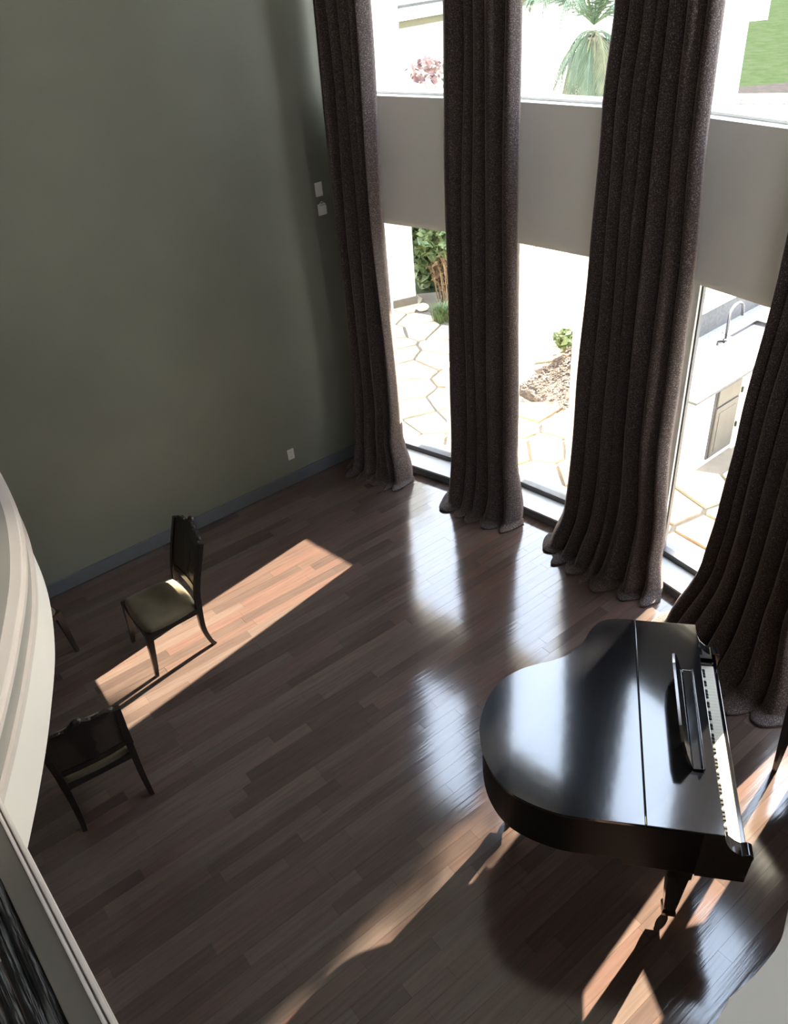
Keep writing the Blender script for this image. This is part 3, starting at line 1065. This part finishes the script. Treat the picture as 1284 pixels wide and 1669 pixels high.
ld.energy = 300
ld.color = (1.0, 0.90, 0.76)
ld.spot_size = math.radians(24)
ld.spot_blend = 0.7
ld.shadow_soft_size = 0.04
lo_ = bpy.data.objects.new('fill_spot', ld)
link(lo_, sl)
lo_.location = Vector((0, 0, -0.14)) + _aim * 0.09
lo_.rotation_euler = _aim.to_track_quat('-Z', 'Y').to_euler()

# ------------------------------------------------------------------ outside: ground, patio
bm = bmesh.new()
box(bm, -60, 80, 5, 120, -0.4, -0.16)
# cut away under the room is not needed: the ground lies below the floor slab
gr = struct(mesh_obj('ground', bm, M_lawn), 'green lawn around the house')

counter_poly = [(2.84, 6.67), (2.93, 6.53), (5.6, 8.28), (4.85, 9.45), (2.75, 8.1)]
bed_poly = [(1.66, 8.80), (1.95, 8.30), (2.24, 7.94), (2.9, 7.9), (4.2, 9.9), (4.6, 11.8), (3.85, 11.5), (2.6, 9.95), (2.05, 9.25)]
hedge_poly = [(0.70, 11.92), (0.80, 11.35), (1.05, 11.05), (2.2, 10.9), (2.4, 13.2), (0.70, 13.2)]
pillar_poly = [(-2.5, 11.7), (0.0, 11.75), (0.66, 11.95), (0.66, 13.5), (-2.5, 13.5)]

def clip_half(poly, a, b, c):
    out = []
    n = len(poly)
    for i in range(n):
        p, q = poly[i], poly[(i + 1) % n]
        dp = a * p[0] + b * p[1] - c
        dq = a * q[0] + b * q[1] - c
        if dp <= 0:
            out.append(p)
        if (dp < 0 < dq) or (dq < 0 < dp):
            f = dp / (dp - dq)
            out.append((p[0] + (q[0] - p[0]) * f, p[1] + (q[1] - p[1]) * f))
    return out

patio = empty('patio')
struct(patio, 'flagstone patio outside the windows')
pr = random.Random(21)
reg = [(-0.2, 8.2), (1.9, 6.3), (3.2, 4.0), (7.0, 4.0), (7.0, 9.0), (4.4, 12.4), (-0.2, 12.4)]
bm = bmesh.new()
prism(bm, reg, -0.16, -0.125)
mesh_obj('mortar_bed', bm, M_mortar, patio)
def outside_room(p):
    for i in range(6):
        a = Vector(J[i]); b = Vector(J[i + 1])
        d = (b - a).normalized()
        nn = Vector((-d.y, d.x))
        if (Vector(p) - a).dot(nn) > 0.36 and -0.6 < (Vector(p) - a).dot(d) < (b - a).length + 0.6:
            return True
    return (Vector(p) - Vector(J[2])).length > 3.5
seeds = []
tries = 0
while len(seeds) < 150 and tries < 20000:
    tries += 1
    p = (pr.uniform(-0.2, 5.4), pr.uniform(4.4, 12.4))
    if not inside(p, reg) or not outside_room(p):
        continue
    if any((p[0] - q[0]) ** 2 + (p[1] - q[1]) ** 2 < 0.36 ** 2 for q in seeds):
        continue
    seeds.append(p)
cnt = 0
for k, s in enumerate(seeds):
    if inside(s, counter_poly) or inside(s, bed_poly) or inside(s, hedge_poly) or inside(s, pillar_poly):
        continue
    cell = [(s[0] - 0.6, s[1] - 0.6), (s[0] + 0.6, s[1] - 0.6), (s[0] + 0.6, s[1] + 0.6), (s[0] - 0.6, s[1] + 0.6)]
    for q in seeds:
        if q is s:
            continue
        dx, dy = q[0] - s[0], q[1] - s[1]
        dd = math.hypot(dx, dy)
        if dd > 1.7:
            continue
        a, b = dx / dd, dy / dd
        cell = clip_half(cell, a, b, a * (s[0] + q[0]) / 2 + b * (s[1] + q[1]) / 2 - 0.014)
    if len(cell) < 3:
        continue
    # keep clear of the bay wall
    for i in range(6):
        a = Vector(J[i]); b = Vector(J[i + 1])
        d = (b - a).normalized()
        nn = Vector((-d.y, d.x))
        if 0 < (Vector(s) - a).dot(nn) < 1.0 and -0.3 < (Vector(s) - a).dot(d) < (b - a).length + 0.3:
            cell = clip_half(cell, -nn.x, -nn.y, -(a.dot(nn) + 0.36))
    if len(cell) < 3:
        continue
    # wobble edges
    out = []
    for i in range(len(cell)):
        p, q = cell[i], cell[(i + 1) % len(cell)]
        out.append((p[0] * 0.97 + s[0] * 0.03, p[1] * 0.97 + s[1] * 0.03))
        m_ = ((p[0] + q[0]) / 2, (p[1] + q[1]) / 2)
        f = pr.uniform(0.93, 0.995)
        if math.hypot(p[0] - q[0], p[1] - q[1]) > 0.12:
            out.append((s[0] + (m_[0] - s[0]) * f, s[1] + (m_[1] - s[1]) * f))
    bm = bmesh.new()
    zt = -0.10 + pr.uniform(-0.004, 0.004)
    prism(bm, out, -0.125, zt)
    mesh_obj('flagstone', bm, M_stone2 if pr.random() < 0.2 else M_stone, patio)

# planting bed of dark mulch with chips
bd = empty('planting_bed', (2.6, 9.5, 0))
tag(bd, 'dark mulch planting bed beside the pale stone wall outside', 'planting bed')
def mound(poly, z0, h, mname, parent, m):
    cx_ = sum(p[0] for p in poly) / len(poly); cy_ = sum(p[1] for p in poly) / len(poly)
    sm_ = catmull([(p[0] - parent.location.x, p[1] - parent.location.y) for p in poly], 4, True)
    cx_ -= parent.location.x; cy_ -= parent.location.y
    bm = bmesh.new()
    rings = []
    for f, zz in ((1.0, z0), (0.93, z0 + h * 0.5), (0.7, z0 + h), (0.35, z0 + h * 1.1)):
        rings.append([bm.verts.new((cx_ + (x - cx_) * f, cy_ + (y - cy_) * f, zz + (0 if f == 1 else pr.uniform(-.015, .015)))) for x, y in sm_])
    n = len(sm_)
    for a, b in zip(rings, rings[1:]):
        for i in range(n):
            bm.faces.new((a[i], a[(i + 1) % n], b[(i + 1) % n], b[i]))
    bm.faces.new(rings[-1])
    bm.faces.new(rings[0][::-1])
    return mesh_obj(mname, bm, m, parent, smooth=True)
mound(bed_poly, -0.125, 0.05, 'soil', bd, M_mulch)
bm = bmesh.new()
k = 0
while k < 2600:
    p = (pr.uniform(1.6, 4.2), pr.uniform(7.9, 12.0))
    if not inside(p, bed_poly):
        continue
    k += 1
    a = pr.uniform(0, PI)
    l = pr.uniform(0.010, 0.032)
    M = Matrix.Translation((p[0] - 2.6, p[1] - 9.5, -0.045 + pr.uniform(-0.02, 0.01))) @ Euler((pr.uniform(-.5, .5), pr.uniform(-.5, .5), a)).to_matrix().to_4x4()
    box(bm, -l, l, -l * 0.4, l * 0.4, -0.004, 0.004, M)
ch = mesh_obj('bark_chips', bm, M_chip, bd)
ch['kind'] = 'stuff'

def leaf_cluster(bm, c, rx, ry, rz, n, size, rnd, long=2.2, droop=0.0):
    for _ in range(n):
        while True:
            v = Vector((rnd.uniform(-1, 1), rnd.uniform(-1, 1), rnd.uniform(-1, 1)))
            if v.length <= 1:
                break
        p = Vector((c[0] + v.x * rx, c[1] + v.y * ry, c[2] + v.z * rz))
        e = Euler((rnd.uniform(-1.2, 1.2), rnd.uniform(-1.2, 1.2), rnd.uniform(0, 6.28))).to_matrix()
        s = size * rnd.uniform(0.6, 1.3)
        a = e @ Vector((0, -s * long / 2, 0)); b = e @ Vector((s / 2, 0, s * 0.15)); c2 = e @ Vector((0, s * long / 2, -droop * s)); d = e @ Vector((-s / 2, 0, s * 0.15))
        vs = [bm.verts.new(p + q) for q in (a, b, c2, d)]
        bm.faces.new((vs[0], vs[1], vs[2]))
        bm.faces.new((vs[0], vs[2], vs[3]))

def grass(bm, c, n, r, h, rnd, lean=0.5, w_=0.006):
    for _ in range(n):
        a = rnd.uniform(0, 6.28)
        q = rnd.uniform(0, r)
        base = Vector((c[0] + math.cos(a) * q, c[1] + math.sin(a) * q, c[2]))
        hh = h * rnd.uniform(0.5, 1.1)
        d = Vector((math.cos(a + rnd.uniform(-1, 1)), math.sin(a + rnd.uniform(-1, 1)), 0)) * lean * hh
        s = Vector((-d.y, d.x, 0)).normalized() * w_
        m1 = base + d * 0.35 + Vector((0, 0, hh * 0.65))
        tp = base + d + Vector((0, 0, hh * rnd.uniform(0.75, 1.0)))
        v = [bm.verts.new(x) for x in (base - s, base + s, m1 + s * 0.8, m1 - s * 0.8, tp)]
        bm.faces.new((v[0], v[1], v[2], v[3]))
        bm.faces.new((v[3], v[2], v[4]))

# small bright plant and young stake in the bed
pl = empty('leafy_plant', (2.44, 9.60, -0.052))
tag(pl, 'small bright green leafy plant in the mulch bed', 'plant')
bm = bmesh.new()
leaf_cluster(bm, (0, 0, 0.20), 0.15, 0.12, 0.11, 150, 0.06, pr)
mesh_obj('foliage', bm, M_leaf, pl)
bm = bmesh.new()
for k in range(5):
    sweep(bm, [(0, 0, 0), (pr.uniform(-.1, .1), pr.uniform(-.1, .1), 0.22)], [0.006, 0.003], 5)
mesh_obj('stem', bm, M_stem, pl)
sk = empty('young_tree', (2.62, 9.40, -0.04))
tag(sk, 'thin bare reddish sapling standing in the mulch bed', 'tree')
bm = bmesh.new()
sweep(bm, [(0, 0, 0), (0.01, 0.0, 0.6), (-0.02, 0.01, 1.15), (0.0, 0.0, 1.8)], [0.014, 0.012, 0.010, 0.005], 6)
mesh_obj('trunk', bm, M_stem, sk)
for zz in (0.35, 0.7, 1.0, 1.3):
    for s in (-1, 1):
        bm = bmesh.new()
        sweep(bm, [(0, 0, zz), (s * 0.13, 0.05 * s, zz + 0.16)], [0.005, 0.002], 5)
        mesh_obj('twig', bm, M_stem, sk)

# pale stacked stone wall along the bed: separate stones
sw = empty('stone_wall', (1.66, 8.80, 0))
tag(sw, 'pale stacked stone garden wall behind the mulch bed', 'wall')
wa = Vector((1.62, 9.22)); wb = Vector((3.60, 11.75))
wd = (wb - wa).normalized()
wang = math.atan2(wd.y, wd.x)
for cz in range(18):
    s = pr.uniform(-0.1, 0.0)
    while s < (wb - wa).length:
        L = pr.uniform(0.22, 0.5)
        p = wa + wd * (s + L / 2)
        bm = bmesh.new()
        box(bm, -L / 2 + 0.006, L / 2 - 0.006, -0.13 + pr.uniform(-.02, .02), 0.10, 0, 0.105)
        mesh_obj('stone', bm, M_wallstone, sw, loc=(p.x - 1.66, p.y - 8.80, -0.12 + cz * 0.11), rot=(0, 0, wang + pr.uniform(-.02, .02)))
        s += L
box_obj('coping', 0, (wb - wa).length, -0.16, 0.14, 1.865, 1.93, M_wallstone, sw, bevel=0.01,
        M=Matrix.Translation((wa.x - 1.66, wa.y - 8.80, 0)) @ Matrix.Rotation(wang, 4, 'Z'))

# added unseen planter and pillar to keep low sun off part of the bay
pp = empty('sun_block_planter', (1.02, 7.42, 0))
tag(pp, 'added pale stone planter hidden behind the second curtain to block low sun', 'planter')
box_obj('planter_body', -0.38, 0.38, -0.12, 0.12, -0.10, 0.86, M_wallstone, pp, bevel=0.01, M=Matrix.Rotation(math.radians(-46), 4, 'Z'))
box_obj('planter_coping', -0.40, 0.40, -0.14, 0.14, 0.86, 0.91, M_wallstone, pp, bevel=0.01, M=Matrix.Rotation(math.radians(-46), 4, 'Z'))
cp = empty('sun_block_pillar', (2.24, 6.77, 0))
tag(cp, 'added pale stucco pillar hidden behind the wide third curtain to block sun', 'pillar')
Mr = Matrix.Rotation(math.radians(-46), 4, 'Z')
box_obj('shaft', -0.44, 0.44, -0.13, 0.13, -0.10, 3.1, M_stucco, cp, bevel=0.01, M=Mr)
box_obj('pillar_cap', -0.47, 0.47, -0.16, 0.16, 3.1, 3.2, M_stucco, cp, bevel=0.01, M=Mr)

# white wing of the house and the bushes beside it, seen through the first window
wg = empty('house_wing', (0, 0, 0))
tag(wg, 'white stucco wing of a building beside the bushes', 'building')
bm = bmesh.new()
prism(bm, [(-4.5, 11.6), (0.0, 11.72), (0.66, 11.95), (0.66, 12.4), (-4.5, 12.4)], -0.13, 4.3)
mesh_obj('wall', bm, M_stucco, wg)
bm = bmesh.new()
prism(bm, [(-4.5, 11.58), (0.0, 11.70), (0.68, 11.93), (0.68, 12.2), (-4.5, 12.2)], -0.13, 0.02)
mesh_obj('plinth', bm, M_mortar, wg)
rk_ = bmesh.new()
bmesh.ops.create_icosphere(rk_, subdivisions=2, radius=0.075, matrix=Matrix.Diagonal((1.3, 1.0, 0.8, 1)))
for v in rk_.verts:
    v.co *= 1 + pr.uniform(-0.12, 0.12)
tag(mesh_obj('rock', rk_, M_wallstone, None, loc=(0.73, 11.66, -0.06)), 'small white rock at the foot of the bushes by the white wall', 'rock')
hb = empty('flowering_bush', (1.25, 12.0, -0.12))
tag(hb, 'tall brown and green bush with red blossoms at its top', 'bush')
bm = bmesh.new()
leaf_cluster(bm, (0.15, 0.2, 1.9), 0.60, 0.4, 0.85, 1400, 0.10, pr)
leaf_cluster(bm, (-0.1, 0.0, 0.95), 0.42, 0.3, 0.35, 500, 0.08, pr)
leaf_cluster(bm, (-0.35, 0.75, 1.2), 0.26, 0.25, 1.3, 1500, 0.10, pr)
leaf_cluster(bm, (0.35, 0.25, 3.05), 0.35, 0.3, 0.35, 300, 0.11, pr)
mesh_obj('green_foliage', bm, M_leaf, hb)
bm = bmesh.new()
grass(bm, (0.12, -0.05, 0.0), 420, 0.38, 1.1, pr, 0.2, 0.008)
leaf_cluster(bm, (0.15, 0.0, 0.45), 0.50, 0.35, 0.40, 700, 0.07, pr)
mesh_obj('dry_foliage', bm, M_leafb, hb)
bm = bmesh.new()
leaf_cluster(bm, (-0.28, -0.1, 3.2), 0.28, 0.22, 0.16, 110, 0.09, pr, long=1.2)
mesh_obj('blossoms', bm, M_red, hb)
bm = bmesh.new()
for k in range(7):
    sweep(bm, [(pr.uniform(-.2, .3), pr.uniform(-.1, .2), 0), (pr.uniform(-.3, .4), pr.uniform(-.1, .3), 1.6), (pr.uniform(-.4, .4), pr.uniform(-.2, .3), 3.2)], [0.02, 0.014, 0.006], 5)
mesh_obj('branches', bm, M_stem, hb)
tu = empty('grass_tuft', (1.00, 11.25, -0.12))
tag(tu, 'low green grass tuft in front of the tall bush', 'plant')
bm = bmesh.new()
grass(bm, (0, 0, 0), 260, 0.16, 0.30, pr, 0.6, 0.006)
mesh_obj('blades', bm, M_leaf, tu)

# garage with flat roof farther back
gg = empty('garage', (0.58, 16.0, 0), math.atan2(1.0, 1.2))
tag(gg, 'white flat-roofed garage with thin eave lines behind the bushes', 'building')
box_obj('wall', -0.9, 6.6, 0, 4.0, -0.16, 3.22, M_stucco, gg)
box_obj('fascia', -1.0, 6.7, -0.08, 4.1, 3.22, 3.34, M_fascia, gg)
box_obj('roof_edge', -1.1, 6.8, -0.16, 4.2, 3.34, 3.54, M_stucco, gg)
box_obj('gutter', -1.1, 6.8, -0.19, -0.16, 3.53, 3.58, M_splash, gg, bevel=0.005)
# white pool house and far wall
ph_ = empty('pool_house', (6.1, 15.6, 0))
tag(ph_, 'white pool house left of the lawn', 'building')
box_obj('wall', -0.55, 0.75, 0, 3.0, -0.16, 2.9, M_stucco, ph_)
box_obj('roof', -0.7, 1.0, -0.15, 3.2, 2.9, 4.4, M_stucco, ph_)
fw = struct(box_obj('wall_garden', -16, 14.0, 38.0, 38.4, -0.2, 3.4, M_stucco), 'long white boundary wall at the far side of the garden')

# palm tree
pm = empty('palm_tree', (3.75, 14.0, -0.16))
tag(pm, 'palm tree with green crown and drooping grey skirt of fronds', 'tree')
bm = bmesh.new()
lathe(bm, [(0.20, 0.0)] + [(0.15 + 0.02 * (i % 2), 0.1 + i * 0.12) for i in range(27)], seg=14)
mesh_obj('trunk', bm, M_trunk, pm, smooth=False)
def frond_mesh(L, down, seed, m, name):
    rnd = random.Random(seed)
    bm = bmesh.new()
    n = 14
    pts = []
    for i in range(n + 1):
        f = i / n
        if down:
            pts.append(Vector((L * 0.46 * math.sin(f * 1.5) ** 0.8, 0, 0.10 * math.sin(f * PI) - L * 0.85 * f ** 1.6)))
        else:
            pts.append(Vector((L * 0.8 * math.sin(f * 1.35), 0, L * 0.55 * math.sin(f * 2.2) - L * 0.25 * f * f)))
    sweep(bm, pts, [0.012 * (1 - 0.8 * i / n) for i in range(n + 1)], 4, Vector((0, 1, 0)))
    for i in range(2, n + 1):
        for s in (-1, 1):
            for q in range(2):
                p = pts[i] if q == 0 else (pts[i] + pts[i - 1]) / 2
                t = (pts[i] - pts[i - 1]).normalized()
                ll = 0.42 * math.sin(PI * (0.15 + 0.8 * i / n)) * rnd.uniform(0.8, 1.2)
                tip = p + t * ll * 0.7 + Vector((0, s * ll * 0.55, -ll * 0.45))
                wv = t * 0.016
                v = [bm.verts.new(x) for x in (p - wv, p + wv, tip)]
                bm.faces.new(v)
    bmesh.ops.recalc_face_normals(bm, faces=bm.faces)
    me = bpy.data.meshes.new(name)
    bm.to_mesh(me)
    bm.free()
    me.materials.append(m)
    return me
ups = [frond_mesh(1.35, False, s, M_palm, 'frond') for s in (1, 2, 3)]
dns = [frond_mesh(1.35, True, s, M_palm, 'frond') for s in (4, 5)] + [frond_mesh(1.5, True, s, M_palmd, 'dry_frond') for s in (6, 7)]
for k in range(26):
    o = bpy.data.objects.new('frond', ups[k % 3])
    link(o, pm)
    o.location = (0, 0, 3.38)
    o.rotation_euler = (pr.uniform(-.15, .15), pr.uniform(-0.5, 0.35), k * 2.399)
for k in range(64):
    j = k % 4
    o = bpy.data.objects.new('frond' if j < 2 else 'dry_frond', dns[j])
    link(o, pm)
    o.location = (0, 0, 3.30 - 0.006 * k)
    sc = pr.uniform(0.65, 0.95)
    o.scale = (sc, sc, sc)
    o.rotation_euler = (pr.uniform(-.1, .1), pr.uniform(-0.15, 0.2), k * 2.399)

# far paving with slatted deck, seen through the third upper window
pv = struct(box_obj('trim_6', 7.0, 16.5, 19.5, 27.0, -0.16, -0.11, M_pave), 'pale paving at the near side of the lawn')
dk = empty('slatted_deck', (11.2, 21.6, -0.11), math.radians(-30))
tag(dk, 'pale slatted wooden deck in front of the lawn', 'deck')
for k in range(9):
    box_obj('slat', -3.5, 3.5, k * 0.55 - 1.2, k * 0.55 - 0.88, 0.05, 0.07, M_wallstone, dk)
for x in (-3.2, 0, 3.2):
    box_obj('joist', x - 0.05, x + 0.05, -1.3, 3.7, 0.0, 0.05, M_splash, dk)

# ------------------------------------------------------------------ outdoor kitchen counter
ca = Vector((2.93, 6.53)); cdir = (Vector((3.80, 7.17)) - ca).normalized()
kc = empty('outdoor_kitchen', (ca.x, ca.y, 0), math.atan2(cdir.y, cdir.x))
tag(kc, 'outdoor kitchen counter with pale top, grey backsplash, sink and dark door', 'kitchen counter')
DP = 0.76        # depth
LC = 3.0
box_obj('base', 0.04, LC, 0.05, DP, -0.125, 0.775, M_stucco, kc)
box_obj('end_panel', 0.028, 0.04, 0.06, DP, -0.125, 0.775, M_cream, kc)
# worktop with a rectangular hole for the sink
bx0, bx1, by0, by1 = 1.42, 1.98, 0.14, 0.56
bm = bmesh.new()
for x0, x1, y0, y1 in ((-0.02, bx0, -0.02, DP), (bx1, LC, -0.02, DP), (bx0, bx1, -0.02, by0), (bx0, bx1, by1, DP)):
    box(bm, x0, x1, y0, y1, 0.778, 0.822)
mesh_obj('worktop', bm, M_granite, kc)
bm = bmesh.new()
box(bm, -0.02, LC, -0.022, -0.018, 0.776, 0.800)
box(bm, -0.024, -0.020, -0.02, DP, 0.776, 0.800)
mesh_obj('worktop_edge', bm, M_splash, kc)
bm = bmesh.new()
for x0, x1, y0, y1, z0, z1 in ((bx0, bx1, by0, by1, 0.795 - 0.005, 0.797), (bx0, bx0 + .01, by0, by1, 0.79, 0.826), (bx1 - .01, bx1, by0, by1, 0.79, 0.826), (bx0, bx1, by0, by0 + .01, 0.79, 0.826), (bx0, bx1, by1 - .01, by1, 0.79, 0.826)):
    box(bm, x0, x1, y0, y1, z0, z1)
sink = mesh_obj('sink_basin', bm, M_steel, kc)
bm = bmesh.new()
lathe(bm, [(0.03, 0.797), (0.03, 0.800)], ((bx0 + bx1) / 2, (by0 + by1) / 2, 0), 16)
mesh_obj('drain', bm, M_slot, sink)
box_obj('backsplash', 0.0, LC, DP, DP + 0.10, -0.125, 1.10, M_splash, kc)
bm = bmesh.new()
box(bm, -0.02, LC, DP - 0.02, DP + 0.14, 1.10, 1.14)
mesh_obj('backsplash_cap', bm, M_stucco, kc)
# faucet
FX, FY = 1.31, 0.52
bm = bmesh.new()
lathe(bm, [(0.028, 0.822), (0.028, 0.84), (0.014, 0.85)], (FX, FY, 0), 14)
path = [(FX, FY, 0.84), (FX, FY, 1.12)] + [(FX + 0.10 - 0.10 * math.cos(a), FY - 0.03 * k / 8, 1.12 + 0.09 * math.sin(a)) for k, a in [(k, PI * k / 8) for k in range(1, 8)]] + [(FX + 0.20, FY - 0.03, 1.05)]
sweep(bm, path, [0.015] * len(path), 8, Vector((0, 1, 0)))
fa = mesh_obj('faucet', bm, M_steel, kc, smooth=True)
bm = bmesh.new()
sweep(bm, [(FX, FY, 0.88), (FX - 0.06, FY + 0.02, 0.93)], [0.007, 0.006], 6)
mesh_obj('faucet_handle', bm, M_steel, fa)
bm = bmesh.new()
bmesh.ops.create_cone(bm, cap_ends=False, segments=20, radius1=0.048, radius2=0.042, depth=0.03, matrix=Matrix.Translation((1.19, 0.50, 0.838)))
bmesh.ops.create_cone(bm, cap_ends=True, segments=20, radius1=0.022, radius2=0.020, depth=0.02, matrix=Matrix.Translation((1.19, 0.50, 0.833)))
mesh_obj('soap_dispenser', bm, M_steel, kc)
# dark cabinet door with drawer front
dr = box_obj('door_frame', 0.43, 0.86, 0.030, 0.052, -0.06, 0.750, M_slot, kc)
d1 = box_obj('door', 0.45, 0.84, 0.012, 0.032, -0.04, 0.53, M_cab, kc, bevel=0.004)
box_obj('door_panel', 0.50, 0.79, 0.006, 0.014, 0.02, 0.47, M_cab, d1, bevel=0.003)
d2 = box_obj('drawer', 0.45, 0.84, 0.012, 0.032, 0.555, 0.735, M_cab, kc, bevel=0.004)
box_obj('panel_post', 0.90, 1.06, 0.022, 0.052, -0.125, 0.775, M_cream, kc)
for z in (0.15, 0.55):
    box_obj('hinge', 0.885, 0.905, 0.010, 0.03, z, z + 0.06, M_slot, kc)

# unseen tree added towards the sun so its leaves shade the panes
bt = empty('sun_block_tree', (9.6, 12.4, -0.16))
tag(bt, 'added leafy tree blocking the sun, unseen beyond the right side of the frame', 'tree')
bm = bmesh.new()
sweep(bm, [(0, 0, 0), (0.05, 0.02, 2.5), (-0.05, 0.05, 5.5), (0, 0, 8.5)], [0.30, 0.24, 0.20, 0.12], 10)
mesh_obj('trunk', bm, M_trunk, bt)
for k in range(7):
    a = k * 0.9
    bm = bmesh.new()
    sweep(bm, [(0, 0, 6.4 + 0.2 * k), (1.2 * math.cos(a), 1.2 * math.sin(a), 8.0 + 0.1 * k), (2.0 * math.cos(a), 2.0 * math.sin(a), 9.0 + 0.2 * k)], [0.11, 0.07, 0.03], 6)
    mesh_obj('branch', bm, M_trunk, bt)
bm = bmesh.new()
leaf_cluster(bm, (0.2, -0.4, 9.7), 2.8, 2.8, 2.2, 5000, 0.26, pr)
leaf_cluster(bm, (-0.05, -0.75, 5.8), 0.60, 0.60, 1.5, 170, 0.13, pr)
leaf_cluster(bm, (-0.38, -0.46, 5.8), 0.22, 0.22, 1.6, 700, 0.13, pr)
leaf_cluster(bm, (-1.85, 1.5, 7.65), 0.75, 0.75, 1.65, 1500, 0.20, pr)
cro = mesh_obj('foliage', bm, M_leaf, bt)
